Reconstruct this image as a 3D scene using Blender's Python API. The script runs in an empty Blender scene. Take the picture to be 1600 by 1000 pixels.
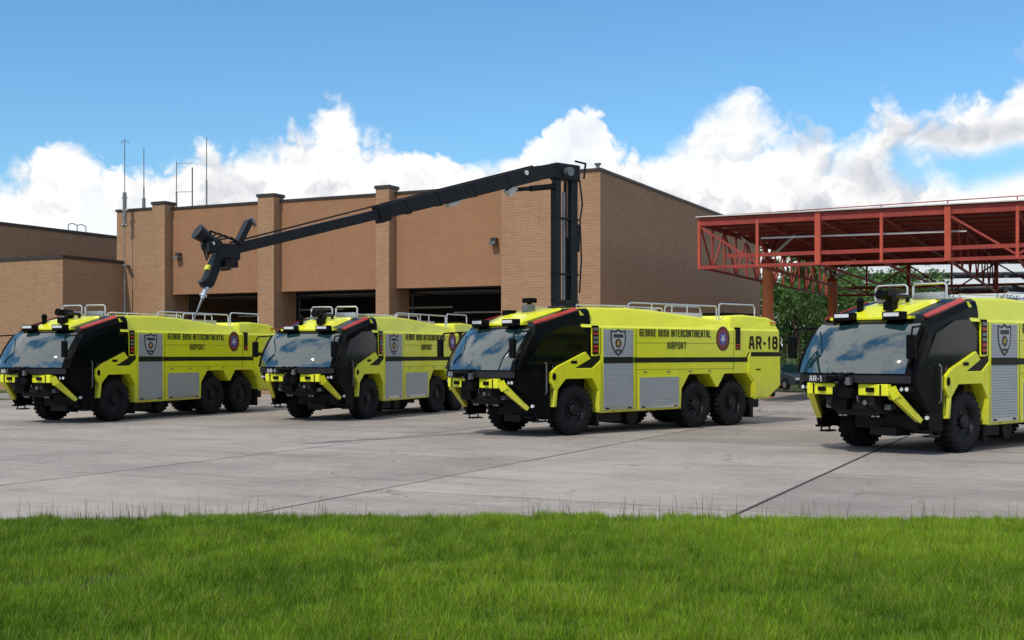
import bpy, bmesh, math, random
import numpy as np
from mathutils import Vector, Matrix
R = math.radians
random.seed(7)
rng = np.random.default_rng(11)
scene = bpy.context.scene
COL = scene.collection

# ------------------------------------------------------------------ camera
cam_d = bpy.data.cameras.new('camera')
cam = bpy.data.objects.new('camera', cam_d)
COL.objects.link(cam)
cam.location = (0, 0, 2.23)
cam.rotation_euler = (R(90), 0, 0)
cam_d.sensor_width = 36.0
cam_d.lens = 36.0 * 1860 / 1600
cam_d.shift_y = 53 / 1600
cam_d.clip_end = 20000
scene.camera = cam

# ------------------------------------------------------------------ light
SUN = Vector((-0.40, -0.56, 0.80)).normalized()      # towards the sun
sun_d = bpy.data.lights.new('sun', 'SUN')
sun_d.energy = 2.6
sun_d.angle = R(0.6)
sun_d.color = (1.0, 0.93, 0.82)
sun = bpy.data.objects.new('sun', sun_d)
COL.objects.link(sun)
sun.rotation_euler = SUN.to_track_quat('Z', 'Y').to_euler()
scene.view_settings.view_transform = 'Standard'
scene.view_settings.look = 'None'
scene.view_settings.exposure = 0.14
scene.view_settings.gamma = 1.0
scene.view_settings.use_curve_mapping = False

# node arithmetic -----------------------------------------------------------
class S:
    """a shader socket with arithmetic"""
    def __init__(s, nt, sock): s.nt = nt; s.s = sock
    def _m(s, op, b=None, c=None):
        n = s.nt.nodes.new('ShaderNodeMath'); n.operation = op
        for i, v in enumerate((s, b, c)):
            if v is None: continue
            if isinstance(v, S): s.nt.links.new(v.s, n.inputs[i])
            else: n.inputs[i].default_value = v
        return S(s.nt, n.outputs[0])
    def __add__(s, o): return s._m('ADD', o)
    def __radd__(s, o): return s._m('ADD', o)
    def __sub__(s, o): return s._m('SUBTRACT', o)
    def __rsub__(s, o): return (s._m('MULTIPLY', -1.0))._m('ADD', o)
    def __mul__(s, o): return s._m('MULTIPLY', o)
    def __rmul__(s, o): return s._m('MULTIPLY', o)
    def __truediv__(s, o): return s._m('DIVIDE', o)
    def step(s, a, b):
        n = s.nt.nodes.new('ShaderNodeMapRange'); n.interpolation_type = 'SMOOTHSTEP'
        s.nt.links.new(s.s, n.inputs['Value'])
        n.inputs['From Min'].default_value = a; n.inputs['From Max'].default_value = b
        return S(s.nt, n.outputs['Result'])
    def clamp(s, a=0.0, b=1.0): return s._m('MAXIMUM', a)._m('MINIMUM', b)

def vmath(nt, op, a, b=None, scale=None):
    n = nt.nodes.new('ShaderNodeVectorMath'); n.operation = op
    for i, v in enumerate((a, b)):
        if v is None: continue
        if hasattr(v, 'is_linked'): nt.links.new(v, n.inputs[i])
        else: n.inputs[i].default_value = v
    if scale is not None: n.inputs['Scale'].default_value = scale
    return n.outputs['Value'] if op in ('DOT_PRODUCT', 'LENGTH') else n.outputs['Vector']

def noise(nt, vec, scale, detail=6, rough=0.55, lac=2.0, dist=0.0):
    n = nt.nodes.new('ShaderNodeTexNoise')
    if vec is not None: nt.links.new(vec, n.inputs['Vector'])
    n.inputs['Scale'].default_value = scale; n.inputs['Detail'].default_value = detail
    n.inputs['Roughness'].default_value = rough; n.inputs['Lacunarity'].default_value = lac
    n.inputs['Distortion'].default_value = dist
    return S(nt, n.outputs['Fac'])

def mixc(nt, fac, a, b, mode='MIX'):
    n = nt.nodes.new('ShaderNodeMix'); n.data_type = 'RGBA'; n.blend_type = mode
    def put(sock, v):
        if isinstance(v, S): nt.links.new(v.s, sock)
        elif hasattr(v, 'is_linked'): nt.links.new(v, sock)
        elif isinstance(v, (int, float)): sock.default_value = v
        else: sock.default_value = (v[0], v[1], v[2], 1)
    put(n.inputs['Factor'], fac); put(n.inputs['A'], a); put(n.inputs['B'], b)
    return n.outputs['Result']

# ------------------------------------------------------------------ sky with cumulus
world = bpy.data.worlds.new('World'); scene.world = world
world.use_nodes = True
wt = world.node_tree; wt.nodes.clear()
def build_world():
    nt = wt
    out = nt.nodes.new('ShaderNodeOutputWorld')
    sky = nt.nodes.new('ShaderNodeTexSky'); sky.sky_type = 'NISHITA'; sky.sun_disc = False
    sky.sun_elevation = math.asin(SUN.z); sky.sun_rotation = math.atan2(SUN.x, SUN.y)
    sky.air_density = 1.2; sky.dust_density = 0.2; sky.ozone_density = 3.0; sky.altitude = 30
    blue = mixc(nt, 1.0, sky.outputs[0], (0.61, 0.925, 1.13), 'MULTIPLY')      # polarised, saturated blue of the photograph
    bg1 = nt.nodes.new('ShaderNodeBackground'); bg1.inputs['Strength'].default_value = 0.118
    nt.links.new(blue, bg1.inputs['Color'])
    tc = nt.nodes.new('ShaderNodeTexCoord'); d = tc.outputs['Generated']
    sep = nt.nodes.new('ShaderNodeSeparateXYZ'); nt.links.new(d, sep.inputs[0])
    x, y, z = (S(nt, sep.outputs[i]) for i in range(3))
    az = x._m('ARCTAN2', y)
    e = z / (x * x + y * y)._m('SQRT')._m('MAXIMUM', 0.02)
    per = 2 * math.pi / 7
    u = (az / per + 0.5)._m('FRACT')
    # heights of the cloud bank's upper edge, by bearing
    prof = [(-60, 262), (0, 262), (40, 246), (85, 222), (120, 232), (150, 256), (180, 268), (205, 254), (240, 248), (300, 240), (325, 222), (360, 236), (420, 232), (455, 205), (500, 184), (540, 172), (565, 210),
            (620, 226), (660, 238), (735, 242), (790, 244), (825, 230), (870, 204), (930, 188), (950, 205), (968, 240), (1020, 240), (1045, 230), (1095, 196), (1130, 176), (1165, 160),
            (1195, 172), (1225, 198), (1290, 208), (1340, 206), (1372, 176), (1400, 164), (1432, 180), (1460, 172), (1500, 160), (1530, 134), (1555, 140), (1575, 116), (1600, 98), (1640, 120)]
    fc = nt.nodes.new('ShaderNodeFloatCurve'); cv = fc.mapping.curves[0]
    pts = []
    for px, py in prof:
        a = math.atan((px - 800) / 1860)
        pts.append((a / per + 0.5, (553 - py) / 1860 * math.cos(a) / 0.3))
    pts = [(0.0, 0.56)] + pts + [(1.0, 0.56)]
    while len(cv.points) < len(pts): cv.points.new(0.5, 0.5)
    for p, q in zip(cv.points, pts): p.location = q; p.handle_type = 'AUTO'
    fc.mapping.update()
    nt.links.new(u.s, fc.inputs['Value'])
    top = (S(nt, fc.outputs[0]) * 0.3 - 0.165) * 1.18 + 0.160
    cb = nt.nodes.new('ShaderNodeCombineXYZ'); nt.links.new(az.s, cb.inputs[0]); nt.links.new(e.s, cb.inputs[1])
    q = cb.outputs[0]
    def noise2(vec, scale, detail, rough=0.55, colour=False):
        n = nt.nodes.new('ShaderNodeTexNoise'); n.noise_dimensions = '2D'; nt.links.new(vec, n.inputs['Vector'])
        n.inputs['Scale'].default_value = scale; n.inputs['Detail'].default_value = detail; n.inputs['Roughness'].default_value = rough
        return n.outputs['Color'] if colour else S(nt, n.outputs['Fac'])
    def lobes(vec, scale):
        v = nt.nodes.new('ShaderNodeTexVoronoi'); v.voronoi_dimensions = '2D'; v.feature = 'F1'
        v.inputs['Scale'].default_value = scale; nt.links.new(vec, v.inputs['Vector'])
        dd = S(nt, v.outputs['Distance']); return 0.45 - dd * dd
    wv = vmath(nt, 'SUBTRACT', noise2(q, 20, 3, colour=True), (0.5, 0.5, 0.5))
    qw = vmath(nt, 'ADD', q, vmath(nt, 'SCALE', wv, scale=0.05))
    wv2 = vmath(nt, 'SUBTRACT', noise2(q, 130, 2, colour=True), (0.5, 0.5, 0.5))
    qw = vmath(nt, 'ADD', qw, vmath(nt, 'SCALE', wv2, scale=0.010))
    def field(vec):
        return lobes(vec, 24) * 0.030 + lobes(vec, 62) * 0.015 + (noise2(vec, 50, 4, 0.6) - 0.5) * 0.024
    f0 = field(qw)
    f1 = field(vmath(nt, 'ADD', qw, (-0.005, 0.0085, 0.0)))   # the same a step towards the light
    cden = top + f0 - e
    soft = noise2(q, 9, 2)
    mask = (cden / (soft * soft * 0.060 + 0.006)).step(0.0, 1.0)
    big = noise2(q, 6.5, 3); mid = noise2(qw, 15, 4, 0.55)
    # blue gaps low in the bank
    gap = (mid * 0.55 + big * 0.45).step(0.36, 0.44)
    mask = mask * (gap * 0.16 + 0.84)
    def blob(px, py, rx, ry, warp=1.4):
        a0 = math.atan((px - 800) / 1860); uu = (u - (a0 / per + 0.5)) * per; ee = e - (553 - py) / 1860 * math.cos(a0)
        uu = uu * (1860 / rx) + (mid - 0.5) * warp * 2; ee = ee * (1860 / ry) + (big - 0.5) * warp * 2
        return 1.0 - (uu * uu + ee * ee)._m('SQRT').step(0.25, 1.3)
    mask = mask * (1.0 - blob(1530, 255, 105, 42)._m('MAXIMUM', blob(1600, 240, 110, 30)) * 0.96)
    # fair-weather clouds higher up, over and behind the viewer, cover thickened for fill light
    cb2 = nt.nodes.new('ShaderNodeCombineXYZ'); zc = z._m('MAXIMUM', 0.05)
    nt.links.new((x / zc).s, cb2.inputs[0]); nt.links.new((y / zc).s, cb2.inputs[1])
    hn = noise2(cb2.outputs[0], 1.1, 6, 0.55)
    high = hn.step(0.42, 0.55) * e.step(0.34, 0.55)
    relief = (f0 - f1)
    depth = cden.step(0.0, 0.09)
    grey = (mid * 0.62 + big * 0.38).step(0.46, 0.68) * (depth * 0.75 + 0.25)
    spots = blob(1255, 216, 62, 32)._m('MAXIMUM', blob(1345, 270, 66, 36))._m('MAXIMUM', blob(1500, 195, 120, 26))
    grey = grey._m('MAXIMUM', spots * 0.62)
    lum = (1.0 + relief * 7.0 - grey * 0.40).clamp(0.5, 1.03)
    tint = mixc(nt, ((lum - 0.58) * 2.6).clamp(), (0.76, 0.81, 0.93), (1.0, 0.992, 0.98))
    bg2 = nt.nodes.new('ShaderNodeBackground'); nt.links.new(tint, bg2.inputs['Color'])
    nt.links.new((lum * 0.96).s, bg2.inputs['Strength'])
    mx = nt.nodes.new('ShaderNodeMixShader')
    above = z.step(-0.05, -0.01)
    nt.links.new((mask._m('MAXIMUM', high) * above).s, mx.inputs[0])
    nt.links.new(bg1.outputs[0], mx.inputs[1]); nt.links.new(bg2.outputs[0], mx.inputs[2])
    nt.links.new(mx.outputs[0], out.inputs['Surface'])
build_world()
world.cycles.sampling_method = 'MANUAL'; world.cycles.sample_map_resolution = 512
scene.cycles.max_bounces = 5; scene.cycles.use_adaptive_sampling = True; scene.cycles.adaptive_threshold = 0.02

# ------------------------------------------------------------------ materials
MATS = {}
def mat(name, col, rough=0.6, metal=0.0, var=0.15, vscale=3.0, bump=0.0, bscale=40.0, coat=0.0, spec=0.5, ior=1.45, dirt=0.0, dirtcol=(0.12, 0.10, 0.08)):
    if name in MATS: return MATS[name]
    m = bpy.data.materials.new(name); m.use_nodes = True; MATS[name] = m
    nt = m.node_tree; b = nt.nodes['Principled BSDF']
    tc = nt.nodes.new('ShaderNodeTexCoord'); v = tc.outputs['Object']
    n = noise(nt, v, vscale, 6, 0.6)
    c = mixc(nt, (n - 0.35) * 2.2, tuple(k * (1 - var) for k in col), tuple(min(1, k * (1 + var)) for k in col))
    if dirt:
        nd = noise(nt, v, 1.7, 8, 0.7)
        c = mixc(nt, nd.step(0.48, 0.75) * dirt, c, dirtcol)
    nt.links.new(c, b.inputs['Base Color'])
    b.inputs['Roughness'].default_value = rough; b.inputs['Metallic'].default_value = metal
    b.inputs['Coat Weight'].default_value = coat; b.inputs['Coat Roughness'].default_value = 0.06
    b.inputs['Specular IOR Level'].default_value = spec; b.inputs['IOR'].default_value = ior
    if bump:
        bn = nt.nodes.new('ShaderNodeBump'); bn.inputs['Strength'].default_value = bump; bn.inputs['Distance'].default_value = 0.02
        nb = noise(nt, v, bscale, 5, 0.6); nt.links.new(nb.s, bn.inputs['Height']); nt.links.new(bn.outputs[0], b.inputs['Normal'])
    return m

def brick_mat(name, c1, c2, mortar, bw=0.42, bh=0.14, strength=0.4):
    m = bpy.data.materials.new(name); m.use_nodes = True; MATS[name] = m
    nt = m.node_tree; b = nt.nodes['Principled BSDF']
    tc = nt.nodes.new('ShaderNodeTexCoord')
    sp = nt.nodes.new('ShaderNodeSeparateXYZ'); nt.links.new(tc.outputs['Object'], sp.inputs[0])
    cb = nt.nodes.new('ShaderNodeCombineXYZ')
    nt.links.new((S(nt, sp.outputs[0]) + S(nt, sp.outputs[1])).s, cb.inputs[0]); nt.links.new(sp.outputs[2], cb.inputs[1])
    br = nt.nodes.new('ShaderNodeTexBrick'); nt.links.new(cb.outputs[0], br.inputs['Vector'])
    br.inputs['Color1'].default_value = (*c1, 1); br.inputs['Color2'].default_value = (*c2, 1); br.inputs['Mortar'].default_value = (*mortar, 1)
    br.inputs['Scale'].default_value = 1; br.inputs['Brick Width'].default_value = bw; br.inputs['Row Height'].default_value = bh
    br.inputs['Mortar Size'].default_value = 0.012; br.inputs['Mortar Smooth'].default_value = 0.3
    n1 = noise(nt, tc.outputs['Object'], 0.35, 5, 0.6); n2 = noise(nt, tc.outputs['Object'], 2.5, 6, 0.65)
    mp = nt.nodes.new('ShaderNodeMapping'); mp.inputs['Scale'].default_value = (2.2, 2.2, 0.16); nt.links.new(tc.outputs['Object'], mp.inputs['Vector'])
    n3 = noise(nt, mp.outputs[0], 1.2, 5, 0.6)
    c = mixc(nt, (n1 * 0.6 + n2 * 0.4).step(0.3, 0.7) * 0.35, br.outputs['Color'], tuple(k * 0.72 for k in c1))
    c = mixc(nt, n3.step(0.5, 0.8) * 0.25, c, tuple(k * 0.62 for k in c2))
    nt.links.new(c, b.inputs['Base Color']); b.inputs['Roughness'].default_value = 0.9
    bn = nt.nodes.new('ShaderNodeBump'); bn.inputs['Strength'].default_value = strength; bn.inputs['Distance'].default_value = 0.012
    nt.links.new((S(nt, br.outputs['Fac']) * -1.0 + n2 * 0.4).s, bn.inputs['Height']); nt.links.new(bn.outputs[0], b.inputs['Normal'])
    return m

M_brick = brick_mat('brick', (0.355, 0.205, 0.112), (0.30, 0.163, 0.088), (0.385, 0.265, 0.17))
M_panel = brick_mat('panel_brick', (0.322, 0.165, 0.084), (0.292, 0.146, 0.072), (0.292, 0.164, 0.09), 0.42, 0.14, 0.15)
M_coping = mat('coping', (0.035, 0.028, 0.024), 0.5)
M_yel = mat('lime_yellow_paint', (0.72, 0.74, 0.011), 0.34, var=0.05, vscale=1.5, coat=0.4, dirt=0.18, dirtcol=(0.40, 0.36, 0.10))
def road_film(m):
    nt = m.node_tree; b = nt.nodes['Principled BSDF']; l = b.inputs['Base Color'].links[0].from_socket
    tc = nt.nodes.new('ShaderNodeTexCoord'); sp = nt.nodes.new('ShaderNodeSeparateXYZ'); nt.links.new(tc.outputs['Object'], sp.inputs[0])
    mp = nt.nodes.new('ShaderNodeMapping'); mp.inputs['Scale'].default_value = (7, 7, .7); nt.links.new(tc.outputs['Object'], mp.inputs['Vector'])
    n = noise(nt, mp.outputs[0], 1.0, 6, .65); zz = S(nt, sp.outputs[2])
    f = ((1.0 - zz.step(.5, 1.7)) * .5 + n.step(.52, .8) * .22).clamp(0, .6) * (n * .8 + .3)
    nt.links.new(mixc(nt, f, l, (.26, .23, .12)), b.inputs['Base Color'])
    nt.links.new((n * .28 + .22).s, b.inputs['Roughness'])
road_film(M_yel)
M_blk = mat('black_paint', (0.005, 0.005, 0.006), 0.4, var=0.3, spec=0.07)
M_cabside = mat('black_gloss_door', (0.003, 0.004, 0.004), 0.2, var=0.2, spec=0.08)
M_glass = mat('windscreen_glass', (0.010, 0.034, 0.040), 0.02, var=0.15, ior=2.35, spec=0.5)
M_rubber = mat('tyre_rubber', (0.008, 0.008, 0.010), 0.75, var=0.3, vscale=6, bump=0.15, dirt=0.2, dirtcol=(0.03, 0.027, 0.025), spec=0.25)
M_rim = mat('black_rim', (0.008, 0.008, 0.010), 0.45, var=0.3, spec=0.25)
M_chassis = mat('chassis', (0.010, 0.010, 0.011), 0.7, var=0.4)
M_shut = mat('roller_shutter', (0.38, 0.41, 0.45), 0.45, 0.45, var=0.06)
M_alu = mat('aluminium', (0.62, 0.63, 0.65), 0.3, 0.85, var=0.1)
M_chrome = mat('rail_chrome', (0.72, 0.74, 0.76), 0.22, 0.9, var=0.05)
M_red = mat('red_lamp', (0.40, 0.025, 0.015), 0.3, var=0.25, vscale=9)
M_redbar = mat('red_roof_edge', (0.42, 0.04, 0.03), 0.4, var=0.2)
M_green = mat('dark_lettering', (0.035, 0.045, 0.008), 0.5, var=0.1)
M_stripe = mat('dark_stripe', (0.012, 0.014, 0.004), 0.5, var=0.2, spec=0.2)
M_white = mat('white_lettering', (0.5, 0.5, 0.52), 0.5, var=0.05)
M_lens = mat('lamp_lens', (0.62, 0.65, 0.68), 0.12, 0.2, var=0.1)
M_amber = mat('amber_lens', (0.55, 0.22, 0.02), 0.25, var=0.1)
M_boom = mat('boom_paint', (0.007, 0.009, 0.012), 0.38, var=0.35, vscale=5, spec=0.3)
M_steel = mat('grey_steel', (0.20, 0.21, 0.22), 0.35, 0.7, var=0.2)
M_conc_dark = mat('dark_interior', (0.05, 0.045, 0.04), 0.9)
M_trussred = mat('red_truss_paint', (0.30, 0.036, 0.022), 0.6, var=0.25, vscale=1.5, dirt=0.4, dirtcol=(0.08, 0.02, 0.015))
M_post = mat('red_post_paint', (0.46, 0.070, 0.035), 0.6, var=0.2, vscale=1.5, dirt=0.25, dirtcol=(0.16, 0.04, 0.025))
M_orange = mat('orange_column_paint', (0.55, 0.16, 0.055), 0.6, var=0.12, vscale=1.5, dirt=0.2, dirtcol=(0.2, 0.08, 0.04))
M_deck = mat('roof_deck', (0.12, 0.10, 0.09), 0.8, var=0.2)
M_pipe = mat('pale_pipe', (0.55, 0.53, 0.50), 0.5)
M_metal = mat('galvanised_mast', (0.22, 0.23, 0.24), 0.5, 0.5, var=0.2)

# ------------------------------------------------------------------ mesh helpers
class MB:
    def __init__(s): s.v = []; s.f = []
    def add(s, vs, fs):
        o = len(s.v); s.v += [tuple(p) for p in vs]; s.f += [tuple(i + o for i in f) for f in fs]; return s
    def box(s, x0, x1, y0, y1, z0, z1):
        return s.add([(x0, y0, z0), (x1, y0, z0), (x1, y1, z0), (x0, y1, z0), (x0, y0, z1), (x1, y0, z1), (x1, y1, z1), (x0, y1, z1)],
                     [(0, 3, 2, 1), (4, 5, 6, 7), (0, 1, 5, 4), (1, 2, 6, 5), (2, 3, 7, 6), (3, 0, 4, 7)])
    def beam(s, p, q, w, h, up=(0, 0, 1), w2=None, h2=None):
        p = Vector(p); q = Vector(q); d = (q - p).normalized(); up = Vector(up)
        if abs(d.dot(up)) > 0.99: up = Vector((1, 0, 0))
        a = d.cross(up).normalized(); b = a.cross(d).normalized(); w2 = w2 or w; h2 = h2 or h
        vs = []
        for c, ww, hh in ((p, w, h), (q, w2, h2)):
            for i, j in ((-1, -1), (1, -1), (1, 1), (-1, 1)): vs.append(c + a * (i * ww / 2) + b * (j * hh / 2))
        return s.add(vs, [(0, 1, 2, 3), (7, 6, 5, 4), (0, 4, 5, 1), (1, 5, 6, 2), (2, 6, 7, 3), (3, 7, 4, 0)])
    def cyl(s, p, q, r, n=10, r2=None):
        p = Vector(p); q = Vector(q); d = (q - p).normalized(); up = Vector((0, 0, 1)) if abs(d.z) < 0.95 else Vector((1, 0, 0))
        a = d.cross(up).normalized(); b = a.cross(d).normalized(); r2 = r if r2 is None else r2
        vs = []
        for c, rr in ((p, r), (q, r2)):
            for k in range(n): t = 2 * math.pi * k / n; vs.append(c + a * (rr * math.cos(t)) + b * (rr * math.sin(t)))
        fs = [(k, (k + 1) % n, n + (k + 1) % n, n + k) for k in range(n)] + [tuple(range(n - 1, -1, -1)), tuple(range(n, 2 * n))]
        return s.add(vs, fs)
    def tube(s, pts, r, n=8):
        for a, b in zip(pts[:-1], pts[1:]):
            s.cyl(a, b, r, n)
        return s
    def prism(s, poly, a, b, axis='y'):
        n = len(poly)
        def P(u, v, t): return (u, t, v) if axis == 'y' else ((t, u, v) if axis == 'x' else (u, v, t))
        vs = [P(u, v, a) for u, v in poly] + [P(u, v, b) for u, v in poly]
        return s.add(vs, [tuple(range(n)), tuple(range(2 * n - 1, n - 1, -1))] + [(k, n + k, n + (k + 1) % n, (k + 1) % n) for k in range(n)])
    def lathe(s, prof, n=32, c=(0, 0, 0), axis='y'):
        """prof: (radius, along-axis)"""
        m = len(prof); vs = []
        for k in range(n):
            t = 2 * math.pi * k / n
            for r, h in prof:
                if axis == 'y': vs.append((c[0] + r * math.cos(t), c[1] + h, c[2] + r * math.sin(t)))
                else: vs.append((c[0] + r * math.cos(t), c[1] + r * math.sin(t), c[2] + h))
        fs = []
        for k in range(n):
            k2 = (k + 1) % n
            for j in range(m - 1): fs.append((k * m + j, k * m + j + 1, k2 * m + j + 1, k2 * m + j))
        return s.add(vs, fs)
    def ball(s, c, r, n=10, m=6, sc=(1, 1, 1)):
        prof = [(max(1e-4, r * math.sin(math.pi * j / m)), -r * math.cos(math.pi * j / m)) for j in range(m + 1)]
        o = len(s.v); s.lathe(prof, n, (0, 0, 0), 'z')
        for i in range(o, len(s.v)):
            p = s.v[i]; s.v[i] = (c[0] + p[0] * sc[0], c[1] + p[1] * sc[1], c[2] + p[2] * sc[2])
        return s
    def loft(s, rings, closed=True, caps=True):
        n = len(rings[0]); o = len(s.v); m = len(rings)
        fs = []
        for i in range(m - 1):
            for k in range(n if closed else n - 1):
                k2 = (k + 1) % n; fs.append((i * n + k, i * n + k2, (i + 1) * n + k2, (i + 1) * n + k))
        if caps and closed: fs += [tuple(range(n - 1, -1, -1)), tuple(range((m - 1) * n, m * n))]
        return s.add([p for r in rings for p in r], fs)
    def mesh(s, name, material, smooth=False, recalc=True):
        me = bpy.data.meshes.new(name); me.from_pydata(s.v, [], s.f)
        if recalc:
            bm = bmesh.new(); bm.from_mesh(me); bmesh.ops.recalc_face_normals(bm, faces=bm.faces); bm.to_mesh(me); bm.free()
        me.materials.append(material)
        if smooth: me.polygons.foreach_set('use_smooth', [True] * len(me.polygons))
        me.update(); return me
    def build(s, name, material, parent=None, smooth=False, bevel=0.0, loc=None, recalc=True, seg=2):
        o = bpy.data.objects.new(name, s.mesh(name, material, smooth, recalc)); COL.objects.link(o)
        if parent: o.parent = parent
        if loc: o.location = loc
        if bevel:
            bv = o.modifiers.new('bevel', 'BEVEL'); bv.width = bevel; bv.segments = seg; bv.limit_method = 'ANGLE'; bv.angle_limit = R(30)
        if smooth == 'auto' or (smooth and bevel): pass
        return o

def place(name, mesh, parent=None, loc=(0, 0, 0), rot=(0, 0, 0), scale=(1, 1, 1)):
    o = bpy.data.objects.new(name, mesh); COL.objects.link(o); o.parent = parent
    o.location = loc; o.rotation_euler = rot; o.scale = scale; return o
def empty(name, loc=(0, 0, 0), rz=0.0):
    o = bpy.data.objects.new(name, None); COL.objects.link(o); o.location = loc; o.rotation_euler = (0, 0, rz)
    o.empty_display_size = 0.3; return o
def tag(o, label=None, cat=None, group=None, kind=None):
    if label: o['label'] = label
    if cat: o['category'] = cat
    if group: o['group'] = group
    if kind: o['kind'] = kind
    return o
def copy_tree(o, parent=None):
    c = o.copy(); COL.objects.link(c); c.parent = parent
    for ch in list(o.children): copy_tree(ch, c)
    return c

GLYPH = {'A': [[(0, 0), (.28, 1), (.72, 1), (1, 0)], [(.14, .36), (.86, .36)]], 'B': [[(0, 0), (0, 1), (.8, 1), (1, .85), (1, .64), (.82, .52), (0, .52)], [(.82, .52), (1, .38), (1, .15), (.8, 0), (0, 0)]],
         'C': [[(1, .75), (1, .9), (.82, 1), (.18, 1), (0, .85), (0, .15), (.18, 0), (.82, 0), (1, .1), (1, .25)]], 'E': [[(1, 1), (0, 1), (0, 0), (1, 0)], [(0, .52), (.8, .52)]],
         'G': [[(1, .75), (1, .9), (.82, 1), (.18, 1), (0, .85), (0, .15), (.18, 0), (.82, 0), (1, .12), (1, .48), (.55, .48)]], 'H': [[(0, 0), (0, 1)], [(1, 0), (1, 1)], [(0, .52), (1, .52)]],
         'I': [[(.5, 0), (.5, 1)]], 'L': [[(0, 1), (0, 0), (1, 0)]], 'N': [[(0, 0), (0, 1), (1, 0), (1, 1)]], 'O': [[(.18, 0), (0, .15), (0, .85), (.18, 1), (.82, 1), (1, .85), (1, .15), (.82, 0), (.18, 0)]],
         'P': [[(0, 0), (0, 1), (.8, 1), (1, .86), (1, .58), (.8, .45), (0, .45)]], 'R': [[(0, 0), (0, 1), (.8, 1), (1, .86), (1, .62), (.8, .5), (0, .5)], [(.62, .5), (1, 0)]],
         'S': [[(1, .78), (.82, 1), (.18, 1), (0, .86), (0, .64), (.18, .54), (.82, .46), (1, .36), (1, .14), (.82, 0), (.18, 0), (0, .22)]], 'T': [[(.5, 0), (.5, 1)], [(0, 1), (1, 1)]],
         'U': [[(0, 1), (0, .15), (.18, 0), (.82, 0), (1, .15), (1, 1)]], '-': [[(.1, .45), (.9, .45)]], '1': [[(.28, .78), (.62, 1), (.62, 0)]],
         '8': [[(.2, .53), (.05, .65), (.05, .87), (.22, 1), (.78, 1), (.95, .87), (.95, .65), (.8, .53), (.2, .53), (0, .4), (0, .14), (.2, 0), (.8, 0), (1, .14), (1, .4), (.8, .53)]]}
def text_mesh(name, body, width, height, material, weight=.2):
    """painted block capitals, drawn with short strokes (each a hair further out than the last)"""
    adv = {'I': .32, ' ': .45, '-': .55, '1': .62}
    tot = sum(adv.get(c, 1.0) for c in body) + .27 * (len(body) - 1); k = width / tot; th = height * weight
    mb = MB(); x = -width / 2; n = 0
    for c in body:
        w = adv.get(c, 1.0) * k
        for line in GLYPH.get(c, []):
            pts = [(x + th / 2 + px * (w - th), -height / 2 + th / 2 + py * (height - th)) for px, py in line]
            for a, b in zip(pts[:-1], pts[1:]):
                d = Vector((b[0] - a[0], b[1] - a[1])); d = d.normalized() * th * .42; n += 1
                mb.beam((a[0] - d.x, a[1] - d.y, .0005 * (n % 7)), (b[0] + d.x, b[1] + d.y, .0005 * (n % 7)), th, .004)
        x += w + .27 * k
    return mb.mesh(name, material)

U = Vector((0.9, -0.435, 0)).normalized(); V = Vector((0.435, 0.9, 0)).normalized()
RZ = math.atan2(U.y, U.x)
def uv(u, v, z=0.0): return U * u + V * v + Vector((0, 0, z))

# ------------------------------------------------------------------ ground, apron
def ground_mat():
    m = mat('far_ground', (0.07, 0.095, 0.03), 0.95, var=0.4, vscale=0.2)
    return m
MB().add([(-6000, -600, -0.10), (6000, -600, -0.10), (6000, 9000, -0.10), (-6000, 9000, -0.10)], [(0, 1, 2, 3)]).build('ground', ground_mat(), recalc=False)['kind'] = 'structure'

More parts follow.
